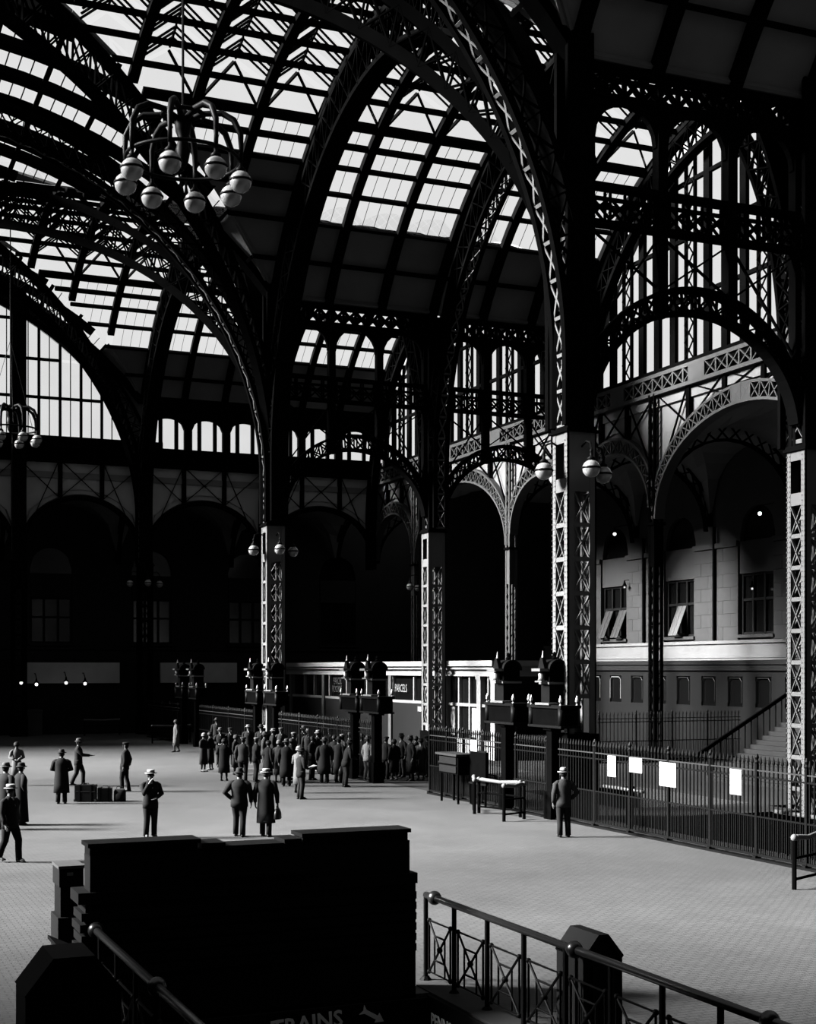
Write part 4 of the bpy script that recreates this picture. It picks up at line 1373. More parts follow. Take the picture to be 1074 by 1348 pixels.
# ---- train gate indicators: post, black sign box, clock head
def indicator(x, y, label, wbox=1.9, post=True):
    root = thing('gate_indicator', (x, y, 0), label, 'gate sign', 'train gate indicators')
    d, l = M['dark'], M['iron_pale']  # second iron paler, lit white of the niche parts put in
    MB().cbox(x, y, 0, .32, .32, 2.75).cbox(x, y, 0, .44, .44, .8).obj('post', d, root)
    MB().cbox(x - .0, y - .0, 2.6, .46, .46, .15).obj('post_cap', d, root)
    MB().cbox(x, y, 2.75, .55, wbox, .5).obj('sign_box', d, root)
    mb = MB().cbox(x, y, 2.68, .65, wbox + .1, .07).cbox(x, y, 3.25, .68, wbox + .14, .09)
    mb.obj('sign_moulding', M['iron'], root)
    MB().box(x - .40, y - .42, 3.34, x - .05, y + .42, 3.40).obj('shelf', l, root)
    for sy in (-1, 1):
        MB().lathe([(.10, 0), (.10, .5)], (x - .25, y + sy * (wbox / 2 - .06), 2.75), 8).obj('corner_roll', M['iron'], root, True)
    MB().cbox(x, y, 3.34, .56, .5, .62).obj('pedestal', M['iron'], root)
    MB().cbox(x, y, 3.94, .66, .62, .06).obj('pedestal_moulding', l, root)
    MB().cbox(x + .02, y, 4.0, .56, .46, .36).obj('clock_case', d, root)
    # round arched head running along y
    N = 12
    poly = [(x + .02 + .29 * cos(pi * i / N), y - .26, 4.34 + .29 * sin(pi * i / N)) for i in range(N + 1)]
    MB().prism(poly, (0, .52, 0)).obj('arched_head', d, root)
    poly = [(x + .02 + .33 * cos(pi * i / N), y - .30, 4.34 + .33 * sin(pi * i / N)) for i in range(N + 1)]
    pin_ = [(x + .02 + .26 * cos(pi * i / N), y - .30, 4.34 + .26 * sin(pi * i / N)) for i in range(N + 1)]
    mb = MB()
    for i in range(N):
        mb.prism([poly[i], poly[i + 1], pin_[i + 1], pin_[i]], (0, .6, 0))
    mb.obj('head_moulding', M['iron'], root)
    MB().lathe([(.22, 0), (.24, .02), (.20, .04)], (0, 0, 0), 16).obj('tmp', d, root) if False else None
    MB().lathe([(.07, 0), (.09, .06), (.05, .12), (.07, .17), (.02, .24)], (x + .02, y, 4.65), 8).obj('finial', d, root)
    # little niche with a bell-shaped hood on the side facing the concourse
    MB().box(x - .52, y - .2, 4.0, x - .28, y + .2, 4.04).obj('niche_shelf', l, root)
    MB().lathe([(.13, 0), (.10, .08), (.11, .2), (.06, .26)], (x - .40, y, 4.04), 8).obj('bell', l, root, True)
    MB().box(x - .60, y - .26, 4.32, x - .28, y + .26, 4.40).obj('niche_hood', l, root)
    poly = [(x - .42, y - .2, 4.4), (x - .42, y + .2, 4.4), (x - .42, y + .05, 4.72), (x - .42, y - .05, 4.72)]
    MB().prism(poly, (.12, 0, 0)).obj('niche_gable', M['iron'], root)
    MB().lathe([(.05, 0), (.03, .1), (.008, .22)], (x - .36, y, 4.70), 6).obj('spike', l, root)
    for sx, sy in ((-.27, -1), (-.27, 1), (.27, -1), (.27, 1)):
        MB().lathe([(.05, 0), (.02, .05), (.06, .12), (.05, .18), (.012, .28)], (x + sx, y + sy * (wbox / 2 - .06), 3.33), 8).obj('urn', M['iron_pale'], root)
    return root
indicator(20.0, 36.2, 'train gate indicator directly left of the biggest column, above the man in the pale hat')
indicator(20.0, 39.15, 'train gate indicator second left of the biggest column, before the white office')
indicator(20.0, 50.2, 'train gate indicator in the crowd at centre, right one of its pair')
indicator(20.0, 52.5, 'train gate indicator in the crowd at centre, left one of its pair')
indicator(20.0, 62.9, 'train gate indicator at the foot of the slender left column, right one of its pair')
indicator(20.0, 65.9, 'train gate indicator at the foot of the slender left column, left one of its pair')
indicator(20.0, 77.4, 'far dim train gate indicator, right one of the distant pair', 1.7)
indicator(20.0, 80.6, 'far dim train gate indicator, left one of the distant pair', 1.7)
indicator(20.0, 19.6, 'train gate indicator cut off by the right edge')
# a pair of slender white pillars in the gateways behind the crowd
# ---- bent pipe crowd barriers with worn top rails
def barrier(x, y, rz, L, label):
    root = thing('pipe_barrier', (0, 0, 0), label, 'barrier', 'crowd barriers with worn top rails')
    MB().tube([(-L / 2, 0, 1.0), (-L / 2 + .12, 0, 1.03), (0, 0, .99), (L / 2 - .12, 0, 1.03), (L / 2, 0, 1.0)], [.055, .06, .05, .06, .055], 8).obj('top_rail', M['cream_paint'], root, True)
    for s in (-1, 1):
        MB().tube([(s * L / 2, 0, 0), (s * L / 2, 0, 1.0)], .05, 8).obj('leg', M['dark'], root)
        MB().ball((s * L / 2, 0, 1.03), .075, 8, 6).obj('knob', M['cream_paint'], root, True)
    for z in (.2, .62):
        MB().tube([(-L / 2, 0, z), (L / 2, 0, z)], .03, 6).obj('cross_rail', M['dark'], root)
    root.location = (x, y, 0)
    root.rotation_euler = (0, 0, rz)
    return root
barrier(18.72, 38.9, radians(65), 1.2, 'crowd barrier left of the other two, in front of the podium fence')
barrier(19.0, 37.75, radians(-70), 1.7, 'crowd barrier set end on behind the front one')
barrier(18.75, 36.3, radians(25), .95, 'crowd barrier nearest of three, right before the gate post')
barrier(18.55, 23.0, radians(25), 1.2, 'crowd barrier at the right edge of the view')
barrier(19.6, 82.0, radians(10), 2.4, 'far crowd barrier behind the pale blurred walker')
barrier(17.6, 93, radians(10), 2.4, 'farthest crowd barrier in the gloom before the dark exit')

# ================================================================== far exit: lintels, lamps, block
for i, (xa, xb, lab) in enumerate([(12.9, 19.2, 'grey lintel panel over the dark exit at the left'), (22.0, 27.4, 'grey lintel panel right of the far column')]):
    o = MB().box(xa, YC + .6, 3.42, xb, YC + .8, 4.8).obj('lintel_panel', M['spandrel_far'], None, loc=(xa, YC + .7, 3.42))
    tag(o, lab, 'panel')
o = MB().box(X0 - 20, YC + 1.0, 0, 45, YC + 1.2, 4.85).obj('exit_dark_sheet', M['wood_dark'])  # dark sheet in place of the unlit exit opening
tag(o, 'dark sheet standing in for the unlit exit under the far arcade', kind='structure')
for i, (px, py) in enumerate([(28, 899), (48, 901), (87, 899), (112, 900)]):
    th_ = radians(CAM_YAW); r_ = (px - 537) / CAM_F
    v = Vector((r_ * cos(th_) + sin(th_), -r_ * sin(th_) + cos(th_), (HORIZON - py) / CAM_F))
    t = (YC - .3) / v.y
    p = Vector((0, 0, CAM_H)) + v * t
    L = thing('exit_lamp', p, 'small lit lamp over the dark exit, %s from the left' % ['first', 'second', 'third', 'fourth'][i], 'lamp', 'lamps over the dark exit')
    MB().ball(p, .10, 10, 8).obj('bulb', M['bulb'], L, True)
    MB().lathe([(.2, .1), (.08, .22), (.04, .4)], p, 8).obj('shade', M['dark'], L)
    MB().tube([p + Vector((0, 0, .4)), p + Vector((0, .5, .7)), p + Vector((0, 1.0, .7))], .03, 5).obj('bracket', M['dark'], L)
o = MB().box(12.75, 94.3, 0, 13.95, 95.3, 1.55).box(12.70, 94.25, 1.55, 14.0, 95.35, 1.68).obj('stone_block', M['stone'], None, loc=(13.3, 94.8, 0))
tag(o, 'squat pale stone block beside the dark exit at the far left', 'block')
for i, (px, py, X_) in enumerate([(809, 703, 45.2), (1000, 676, 45.2), (822, 773, 45.7), (990, 775, 45.7)]):
    th_ = radians(CAM_YAW); r_ = (px - 537) / CAM_F
    v = Vector((r_ * cos(th_) + sin(th_), -r_ * sin(th_) + cos(th_), (HORIZON - py) / CAM_F))
    t = X_ / v.x
    p = Vector((0, 0, CAM_H)) + v * t
    L = thing('gallery_lamp', p, ['small lit lamp high on the stone wall left of the dark slender column', 'small lit lamp high in the right hand stone arch', 'tiny lamp glint inside the left stone wall window', 'tiny lamp glint inside the right stone wall window'][i], 'lamp')
    MB().ball(p, .10 if i < 2 else .06, 10, 8).obj('bulb', M['bulb'] if i < 2 else M['bulb_dim'], L, True)
    MB().lathe([(.16, .08), (.08, .2), (.03, .42)], p, 8).obj('fitting', M['dark'], L)
    MB().tube([p + Vector((0, 0, .4)), p + Vector((.9, 0, .6))], .02, 5).obj('bracket', M['dark'], L)

# ================================================================== foreground stairwell: back wall, railings, pylons
sb = thing('stair_enclosure', (5.25, 17.7, 0), 'big black stepped enclosure at the head of the stairwell in the foreground', 'stair enclosure')
wd = M['wood_dark']
MB().box(3.10, 17.45, -.4, 7.52, 18.0, 1.5).obj('lower_wall', wd, sb)
MB().box(3.16, 17.47, 1.5, 7.44, 17.86, 2.08).obj('upper_wall', wd, sb)
def cap(x0, x1, z):
    MB().box(x0, 17.49, 2.08, x1, 17.84, z - .05).box(x0 - .03, 17.44, z - .05, x1 + .03, 17.9, z).obj('coping', M['wood_mid'], sb)
cap(3.16, 4.52, 2.24); cap(4.59, 4.84, 2.18); cap(4.91, 5.62, 2.135); cap(5.69, 5.86, 2.18); cap(5.93, 7.42, 2.24)
for z, o_ in ((1.55, .09), (1.34, .05), (1.2, .07), (1.06, .05), (.92, .07), (.78, .05), (.64, .07)):
    MB().box(3.10 - o_, 17.45 - .02, z - .05, (7.54 if z > 1.5 else 7.525), 18.0, z + (.09 if z > 1.5 else .05)).obj('moulding', M['wood_dark'], sb)
MB().box(4.5, 17.40, 1.72, 5.95, 17.46, 1.77).obj('ledge_strip', M['wood_mid'], sb)
MB().box(3.25, 17.38, -.9, 7.9, 17.46, -.05).obj('stair_sign_board', wd, sb)
MT = Matrix(((1, 0, 0, 0), (0, 0, -1, 0), (0, 1, 0, 0), (0, 0, 0, 1)))      # text facing -Y
def text_y(body, size, x, y, z, mat, parent, sx=1.0, **k):
    m = MT.copy(); m.translation = Vector((x, y, z))
    return text(body, size, m @ Matrix.Diagonal((sx, 1, 1, 1)), mat, parent, **k)
tr_ = text_y('TRAINS', .30, 5.46, 17.37, -.36, M['letter_raised'], sb, .98, bold=.006)
tr_.matrix_basis = tr_.matrix_basis @ Matrix.Rotation(radians(3.5), 4, 'Z')
ar = MB().prism([(0, 0, -.04), (.26, 0, -.04), (.26, 0, -.1), (.42, 0, 0), (.26, 0, .1), (.26, 0, .04), (0, 0, .04), (-.09, 0, .1), (-.05, 0, 0), (-.09, 0, -.1)], (0, .01, 0))
R_ = Matrix.Translation((6.76, 17.36, -.15)) @ Matrix.Rotation(radians(30), 4, 'Y') @ Matrix.Scale(.72, 4)
ar.v = [R_ @ p for p in ar.v]
ar.obj('arrow', M['letter_raised'], sb)
kb2 = thing('kerb_sign', (7.88, 16.5, -.3), 'dark kerb board lettered in white under the right railing', 'sign')
MB().box(7.68, 13.0, -.85, 7.72, 17.95, -.02).obj('board', wd, kb2)
text_x('PENNS', .25, 7.67, 17.28, -.40, M['sign_white'], kb2, .86, bold=.004)

def stair_railing(x, ys, label, light_top, ydir_end, balls):
    root = thing('stair_railing', (x, ys[0], 0), label, 'railing')
    MB().tube([(x, ys[0], 1.2), (x, ys[-1], 1.2)], .047, 10).obj('handrail', M['rail'], root, True)
    for bx in balls:
        MB().ball((x, bx, 1.2), .10, 12, 8).obj('rail_joint', M['rail'], root, True)
    for a_, c_ in zip(ys, ys[1:]):
        MB().tube([(x, a_, 0), (x, a_, 1.2)], .035, 8).lathe([(.09, 0), (.05, .05)], (x, a_, 0), 8).obj('post', M['iron'], root)
        lo, hi = c_ + .12, a_ - .12
        z0, z1 = .14, .86
        w = hi - lo
        fr = MB().tube([(x, hi, z1), (x, hi, z0), (x, lo, z0), (x, lo, z1), (x, hi, z1)], .016, 6).obj('panel_frame', M['iron'], root)
        MB().tube([(x, hi, z1), (x, lo, z0)], .017, 6).obj('cross_bar', M['iron'], fr)
        MB().tube([(x, hi, z0), (x, lo, z1)], .017, 6).obj('cross_bar', M['iron'], fr)
        for t in (.26, .74):
            MB().tube([(x, hi - w * t, z0), (x, hi - w * t, z1 if t in (0, 1) else z1 - .19)], .013, 6).obj('upright', M['iron'], fr)
        MB().tube([(x, hi - w * .26, z1 - .19), (x, hi - w * .74, z1 - .19)], .014, 6).obj('inner_bar', M['iron'], fr)
        MB().tube([(x, hi - w * .26, z0 + .19), (x, hi - w * .74, z0 + .19)], .014, 6).obj('inner_bar', M['iron'], fr)
        for (yy, zz, r) in ((hi, z1, .035), (hi, z0, .035), (lo, z1, .035), (lo, z0, .035), ((hi + lo) / 2, (z0 + z1) / 2, .045)):
            MB().ball((x, yy, zz), r, 8, 6).obj('boss', M['iron'], fr, True)
    return root
stair_railing(8.0, [18.2, 17.25, 16.24, 15.23, 14.2, 13.2, 12.2, 11.2, 10.2, 9.2, 8.2, 7.2], 'iron railing with crossed panels right of the stairwell', True, 0, [17.9, 14.0, 10.45, 7.3])
stair_railing(3.2, [18.0, 17.0, 16, 15, 14, 13, 12, 11, 10, 9, 8, 7], 'iron railing with a bright handrail left of the stairwell', True, 0, [17.3, 14.0, 10.5])
def pylon(cx, cy, wx, wy, h, ch, label):
    root = thing('pylon', (cx, cy, 0), label, 'pylon')
    hx, hy = wx / 2, wy / 2
    poly = [(cx - hx, cy - hy, 0), (cx + hx, cy - hy, 0), (cx + hx, cy - hy, h - ch), (cx + hx - ch * .75, cy - hy, h), (cx - hx + ch * .75, cy - hy, h), (cx - hx, cy - hy, h - ch)]
    MB().prism(poly, (0, wy, 0)).obj('body', wd, root)
    poly = [(cx - hx - .01, cy - hy - .02, h - ch + .02), (cx - hx + ch * .75, cy - hy - .02, h + .015), (cx + hx - ch * .75, cy - hy - .02, h + .015), (cx + hx + .01, cy - hy - .02, h - ch + .02),
            (cx + hx - .02, cy - hy - .02, h - ch - .02), (cx + hx - ch * .75 - .02, cy - hy - .02, h - .02), (cx - hx + ch * .75 + .02, cy - hy - .02, h - .02), (cx - hx + .02, cy - hy - .02, h - ch - .02)]
    for i in range(3):
        q = [poly[i], poly[i + 1], poly[6 - i], poly[7 - i]]
        MB().prism(q, (0, wy + .04, 0)).obj('capping', wd, root)
    MB().box(cx - hx + .12, cy - hy - .02, .1, cx + hx - .12, cy - hy, h - ch - .1).obj('panel', wd, root)
    return root
pylon(8.37, 14.3, .52, .62, 1.33, .26, 'black chamfered pylon rising beside the right railing')
pylon(2.42, 14.6, .95, .7, 1.50, .36, 'black chamfered pylon at the bottom left corner')
# ticket stand behind the enclosure's left end
ts = thing('ticket_stand', (3.15, 19.2, 0), 'narrow dark stand with a pale box on top left of the black enclosure', 'stand')
MB().box(3.0, 18.9, 0, 3.36, 19.5, 1.1).obj('base', wd, ts)
MB().box(3.04, 18.95, 1.1, 3.36, 19.45, 1.5).obj('neck', M['wood_mid'], ts)
MB().box(3.02, 18.93, 1.5, 3.34, 19.47, 1.74).obj('box', wd, ts)
MB().box(3.01, 18.92, 1.74, 3.35, 19.48, 1.78).obj('lid', M['cream_paint'], ts)
MB().box(3.12, 18.915, 1.65, 3.20, 18.93, 1.69).obj('label_plate', M['paper'], ts)
dk = thing('sloping_desk', (2.95, 17.5, 0), 'small dark sloping desk against the enclosure, behind the left pylon', 'desk')
MB().box(2.82, 17.0, 0, 3.06, 17.9, .82).obj('body', wd, dk)
MB().prism([(2.72, 16.95, 1.02), (2.72, 17.95, 1.02), (3.08, 17.95, .84), (3.08, 16.95, .84)], (0, 0, .05)).obj('desk_top', M['wood_mid'], dk)

# luggage on the floor
def suitcase(x, y, w, d, h, rz, mat, label, bag=False):
    r = thing('suitcase' if not bag else 'travel_bag', (0, 0, 0), label, 'luggage', 'luggage on the open floor')
    if bag:
        rings = []
        for t, zz in ((1, 0), (1.04, .12), (1.0, h * .55), (.75, h * .85), (.3, h)):
            rings.append([(w / 2 * cos(2 * pi * k / 14) * (1 if t > .5 else .9) * (abs(cos(2 * pi * k / 14)) ** -.3 if abs(cos(2 * pi * k / 14)) > .2 else 1) * .8, d / 2 * t * sin(2 * pi * k / 14), zz) for k in range(14)])
        MB().loft(rings).obj('body', mat, r, True)
        MB().tube([(-.12, 0, h - .02), (-.1, 0, h + .09), (.1, 0, h + .09), (.12, 0, h - .02)], .014, 6).obj('handle', M['leather'], r)
        MB().box(-w * .3, -.02, h - .02, w * .3, .02, h + .02).obj('clasp_bar', M['iron_pale'], r)
    else:
        MB().box(-w / 2, -d / 2, .02, w / 2, d / 2, h).obj('body', mat, r)
        for s in (-1, 1):
            MB().box(s * w * .28 - .025, -d / 2 - .01, .01, s * w * .28 + .025, d / 2 + .01, h + .01).obj('strap', M['leather'], r)
            MB().box(s * (w / 2) - .03, -d / 2 - .006, .015, s * (w / 2) + .03, -d / 2 + .06, .09).obj('corner_guard', M['leather_mid'], r)
        MB().box(-w / 2 - .005, -d / 2 - .008, h * .6, w / 2 + .005, d / 2 + .008, h * .6 + .02).obj('lid_seam', M['leather_mid'], r)
        MB().tube([(-.1, 0, h), (-.09, 0, h + .05), (.09, 0, h + .05), (.1, 0, h)], .014, 6).obj('handle', M['leather'], r)
    r.location = (x, y, 0); r.rotation_euler = (0, 0, rz)
    return r
suitcase(8.35, 46.9, .68, .32, .56, radians(-23), M['leather'], 'tall black suitcase, leftmost of the luggage on the floor')
suitcase(8.95, 46.75, .46, .42, .46, radians(-15), M['leather_mid'], 'pale topped case in the middle of the luggage')
suitcase(9.4, 46.55, .5, .36, .40, radians(-30), M['leather'], 'dark soft travel bag, rightmost of the luggage', True)

# ================================================================== people
def floor_at(px, py):
    th_ = radians(CAM_YAW); r_ = (px - 537) / CAM_F
    t = CAM_H * CAM_F / (py - HORIZON)
    return (t * (r_ * cos(th_) + sin(th_)), t * (-r_ * sin(th_) + cos(th_)))

def person(px, py, label, face=90, H=1.74, woman=False, coat='jacket', cm='cloth_dark', tm=None, hat='fedora', hm='felt_dark', arms=('down', 'down'), stride=0.0, lean=0.0, turn=0.0, bag=None, papers=False, build=1.0):
    """face: 0 right, 90 away, 180 left, 270 towards the camera, as seen in the picture"""
    x, y = floor_at(px, py)
    s = H / 1.76
    root = thing('person', (x, y, 0), label, 'person', None)
    B = build * (1.0 if woman else 1.08)
    L = lambda fx, ly, z: Vector((fx * s, ly * s, z * s))
    lean_x = lean
    hipz = .92
    J = {}
    J['pel'] = L(0, 0, .95); J['spi'] = L(.01 + lean_x * .3, 0, 1.12); J['che'] = L(.01 + lean_x * .8, 0, 1.32)
    J['nek'] = L(.0 + lean_x, 0, 1.47); J['jaw'] = L(.02 + lean_x * 1.1, 0, 1.545); J['hed'] = L(.03 + lean_x * 1.15, 0, 1.64); J['top'] = L(.02 + lean_x * 1.2, 0, 1.715)
    for sd, nm in ((1, 'l'), (-1, 'r')):
        st = stride * sd
        J['hip' + nm] = L(0, sd * .09, hipz)
        J['kne' + nm] = L(.02 + st * .55 + (.04 if abs(st) > .1 else 0), sd * .10, .50)
        J['ank' + nm] = L(-.03 + st, sd * .11, .09 + (.05 if st < -.15 else 0))
        J['toe' + nm] = L(.13 + st, sd * .13, .035 + (.0 if st >= -.15 else .01))
        J['sho' + nm] = L(lean_x * .9, sd * .18 * B, 1.385)
        mode = arms[0] if sd > 0 else arms[1]
        if mode == 'down':
            e, w = L(-.03 - st * .3 + lean_x * .6, sd * .25 * B, 1.13), L(.04 - st * .5 + lean_x * .5, sd * .25 * B, .88)
        elif mode == 'front':        # hands together before the body
            e, w = L(.02 + lean_x, sd * .27 * B, 1.14), L(.25 + lean_x, sd * .07, 1.06)
        elif mode == 'up':           # hand at the face
            e, w = L(.16 + lean_x, sd * .22 * B, 1.17), L(.18 + lean_x, sd * .09, 1.43)
        elif mode == 'reach':
            e, w = L(.20 + lean_x, sd * .22 * B, 1.18), L(.46 + lean_x, sd * .16, 1.16)
        elif mode == 'pocket':
            e, w = L(-.08 + lean_x * .5, sd * .31 * B, 1.15), L(.06, sd * .21, .98)
        elif mode == 'bag':
            e, w = L(-.01 + lean_x * .5, sd * .26 * B, 1.12), L(.02, sd * .27 * B, .86)
        elif mode == 'back':
            e, w = L(-.10 + lean_x * .5, sd * .26 * B, 1.13), L(-.17, sd * .06, 1.0)
        J['elb' + nm], J['wri' + nm] = e, w
    V, E_, R = [], [], []
    def add(p, r, par=None):
        V.append(p); R.append(r * s)
        if par is not None: E_.append((par, len(V) - 1))
        return len(V) - 1
    ip = add(J['pel'], .125 * B)
    isp = add(J['spi'], .12 * B, ip); ic = add(J['che'], .13 * B, isp)
    ink = add(J['nek'], .058, ic); ij = add(J['jaw'], .062, ink); ih = add(J['hed'], .088, ij); it = add(J['top'], .062, ih)
    for sd, nm in ((1, 'l'), (-1, 'r')):
        a = add(J['sho' + nm], .06 * B, ic)
        b_ = add(J['elb' + nm], .043 * B, a)
        c = add(J['wri' + nm], .028, b_)
        fd = (J['wri' + nm] - J['elb' + nm]).normalized()
        side = Vector((0, -sd, 0)) if abs(fd.z) > .6 else Vector((0, -sd, .1))
        fwd = fd.cross(side).normalized()
        across = fwd if abs(fd.z) > .6 else Vector((0, 0, 1)).cross(fd).normalized()
        palm = add(J['wri' + nm] + fd * .055 * s, .034, c)
        for k, ln in enumerate((.070, .080, .075, .06)):
            o = across * ((k - 1.5) * .019 * s)
            k1 = add(J['wri' + nm] + fd * .095 * s + o, .0105, palm)
            k2 = add(J['wri' + nm] + fd * (.095 + ln * .55) * s + o + side * .012 * s, .0092, k1)
            add(J['wri' + nm] + fd * (.095 + ln * .9) * s + o + side * .036 * s, .0082, k2)
        t1 = add(J['wri' + nm] + fd * .05 * s + across * (.046 * s) + side * .01 * s, .0115, palm)
        add(J['wri' + nm] + fd * .095 * s + across * (.058 * s) + side * .025 * s, .009, t1)
        h_ = add(J['hip' + nm], .092 * B, ip)
        k_ = add(J['kne' + nm], .058 * B, h_)
        an = add(J['ank' + nm], .038, k_)
        add(J['toe' + nm], .034, an)
    me = bpy.data.meshes.new('body')
    me.from_pydata([tuple(v) for v in V], E_, [])
    me.materials.append(M['skin'])
    body = bpy.data.objects.new('body', me)
    body.parent = root
    COL.objects.link(body)
    sk = body.modifiers.new('skin', 'SKIN')
    sk.use_smooth_shade = True
    lay = me.skin_vertices[0] if me.skin_vertices else None
    if lay is None:
        bm_ = None
    for i, r in enumerate(R):
        me.skin_vertices[0].data[i].radius = (r, r)
    me.skin_vertices[0].data[0].use_root = True
    ss = body.modifiers.new('smooth', 'SUBSURF'); ss.levels = 1; ss.render_levels = 1
    base = Vector((x, y, 0))
    W = Matrix.Translation(base)
    def part(mb, name, mat, smooth=True):
        mb.v = [p + base for p in mb.v]
        return mb.obj(name, M[mat], root, smooth)
    hd = J['hed']
    # face: nose, brows, eyes, mouth, ears
    mb = MB()
    mb.prism([hd + L(.083, -.012, -.035), hd + L(.083, .012, -.035), hd + L(.085, 0, .02)], L(.02, 0, -.004))
    for sd in (-1, 1):
        mb.ball(hd + L(0, sd * .09, -.015), .026 * s, 6, 5, (.5, .3, 1.2))
    part(mb, 'nose_and_ears', 'skin')
    mb = MB()
    for sd in (-1, 1):
        mb.ball(hd + L(.079, sd * .033, .012), .012 * s, 6, 4, (.6, 1.3, .7))
        mb.beam(hd + L(.084, sd * .018, .032), hd + L(.076, sd * .055, .03), .008 * s, .007 * s)
    mb.beam(hd + L(.08, -.026, -.062), hd + L(.08, .026, -.062), .008 * s, .008 * s)
    part(mb, 'eyes_and_mouth', 'hair')
    # hair
    mb = MB()
    mb.ball(hd + L(-.022, 0, .0), .096 * s, 12, 8, (.95, .98, 1.1) if not woman else (1.05, 1.1, 1.15))
    part(mb, 'hair', 'hair')
    # trousers or legs, shoes
    tm = tm or cm
    if woman:
        mb = MB()
        for nm in 'lr':
            mb.tube([J['kne' + nm], (J['kne' + nm] + J['ank' + nm]) / 2 + L(-.015, 0, .03), J['ank' + nm]], [.062 * s, .055 * s, .036 * s], 10)
        part(mb, 'stockings', 'cloth_mid')
    else:
        mb = MB()
        for sd, nm in ((1, 'l'), (-1, 'r')):
            h0, k0, a0 = J['hip' + nm], J['kne' + nm], J['ank' + nm]
            mb.tube([h0 + L(0, -sd * .015, .06), h0 + L(0, 0, -.06), (h0 + k0) / 2, k0, (k0 + a0) / 2 + L(-.008, 0, 0), a0 + L(0, 0, -.035)],
                    [.115 * s * B, .112 * s * B, .098 * s * B, .083 * s, .076 * s, .074 * s], 12)
        mb.loft([[L(.125 * B * cos(2 * pi * k / 14), .165 * B * sin(2 * pi * k / 14), z) for k in range(14)] for z in (.84, .92, 1.04)])
        part(mb, 'trousers', tm)
    mb = MB()
    for sd, nm in ((1, 'l'), (-1, 'r')):
        a0 = J['ank' + nm]; z0 = max(0, a0.z - .09 * s)
        rings = []
        for fx, wy, hz in ((-.075, .022, .05), (-.06, .036, .085), (0, .04, .10), (.07, .044, .075), (.14, .046, .05), (.19, .034, .035), (.205, .012, .02)):
            rings.append([a0 + L(fx, wy * cos(t), 0) + Vector((0, 0, z0 - a0.z + max(0, hz * s * (.5 + .5 * sin(t)) + (.03 * s if woman and fx < 0 else 0)))) for t in [2 * pi * k / 10 for k in range(10)]])
        mb.loft(rings)
    part(mb, 'shoes', 'leather')
    # coat or jacket: lofted trunk with sleeves
    def ring(cx, rx, ry, z, n=16):
        return [L(cx + rx * cos(2 * pi * k / n), ry * sin(2 * pi * k / n), z) for k in range(n)]
    lx = lean_x
    if coat == 'long':
        hem = .36 if not woman else .34
        prof = [(0, .18, .225, hem), (0, .17, .215, .62), (0, .155, .20, .86), (.005 + lx * .2, .15, .19, 1.0), (.01 + lx * .5, .145, .185, 1.14), (.01 + lx * .8, .15, .205, 1.30), (lx * .9, .125, .20, 1.40), (lx, .085, .12, 1.465), (lx, .066, .075, 1.505)]
    elif coat == 'dress':
        prof = [(0, .17, .20, .40), (0, .165, .205, .70), (0, .15, .19, .90), (lx * .3, .125, .155, 1.06), (lx * .5, .13, .16, 1.16), (lx * .8, .14, .18, 1.30), (lx * .9, .11, .17, 1.40), (lx, .07, .09, 1.46), (lx, .06, .065, 1.49)]
    elif coat == 'robe':
        prof = [(0, .20, .25, .10), (0, .18, .225, .5), (0, .165, .21, .86), (.01 + lx * .5, .15, .19, 1.14), (.01 + lx * .8, .155, .21, 1.30), (lx * .9, .125, .20, 1.40), (lx, .085, .12, 1.465), (lx, .066, .075, 1.505)]
    else:
        prof = [(0, .148, .195, .78), (0, .15, .195, .90), (.005 + lx * .3, .135, .172, 1.06), (.01 + lx * .55, .14, .178, 1.16), (.01 + lx * .8, .148, .20, 1.30), (lx * .9, .122, .195, 1.40), (lx, .08, .115, 1.465), (lx, .064, .072, 1.505)]
    mb = MB()
    sw = .5 * stride if coat in ('long', 'robe') else 0
    mb.loft([ring(cx + abs(sw) * .2 * max(0, (.9 - z)), rx * B + abs(sw) * .25 * max(0, .9 - z), ry * B, z) for cx, rx, ry, z in prof])
    for sd, nm in ((1, 'l'), (-1, 'r')):
        S, E2, W2 = J['sho' + nm], J['elb' + nm], J['wri' + nm]
        mb.tube([S + L(0, -sd * .11, .035), S + L(0, -sd * .03, .012), S + L(0, sd * .022, -.03), S * .5 + E2 * .5, E2, E2 * .45 + W2 * .55, W2 * .93 + E2 * .07],
                [.05 * s * B, .066 * s * B, .074 * s * B, .070 * s * B, .064 * s * B, .056 * s, .05 * s], 12)
    part(mb, {'long': 'overcoat', 'dress': 'dress', 'robe': 'robe'}.get(coat, 'jacket'), cm)
    if coat in ('jacket', 'long'):
        mb = MB()
        mb.lathe([(.078 * s, 0), (.088 * s, .012 * s), (.07 * s, .055 * s)], L(lx, 0, 1.45), 14)
        part(mb, 'collar', cm)
        mb = MB()
        mb.prism([L(lx + .075, -.03, 1.49), L(lx + .075, .03, 1.49), L(lx * .8 + .155 * B, 0, 1.28)], L(.012, 0, 0))
        part(mb, 'shirt_front', 'paper', False)
    # hat
    tp = hd
    T = lambda fx, ly, z: tp + L(fx, ly, z)
    mb = MB()
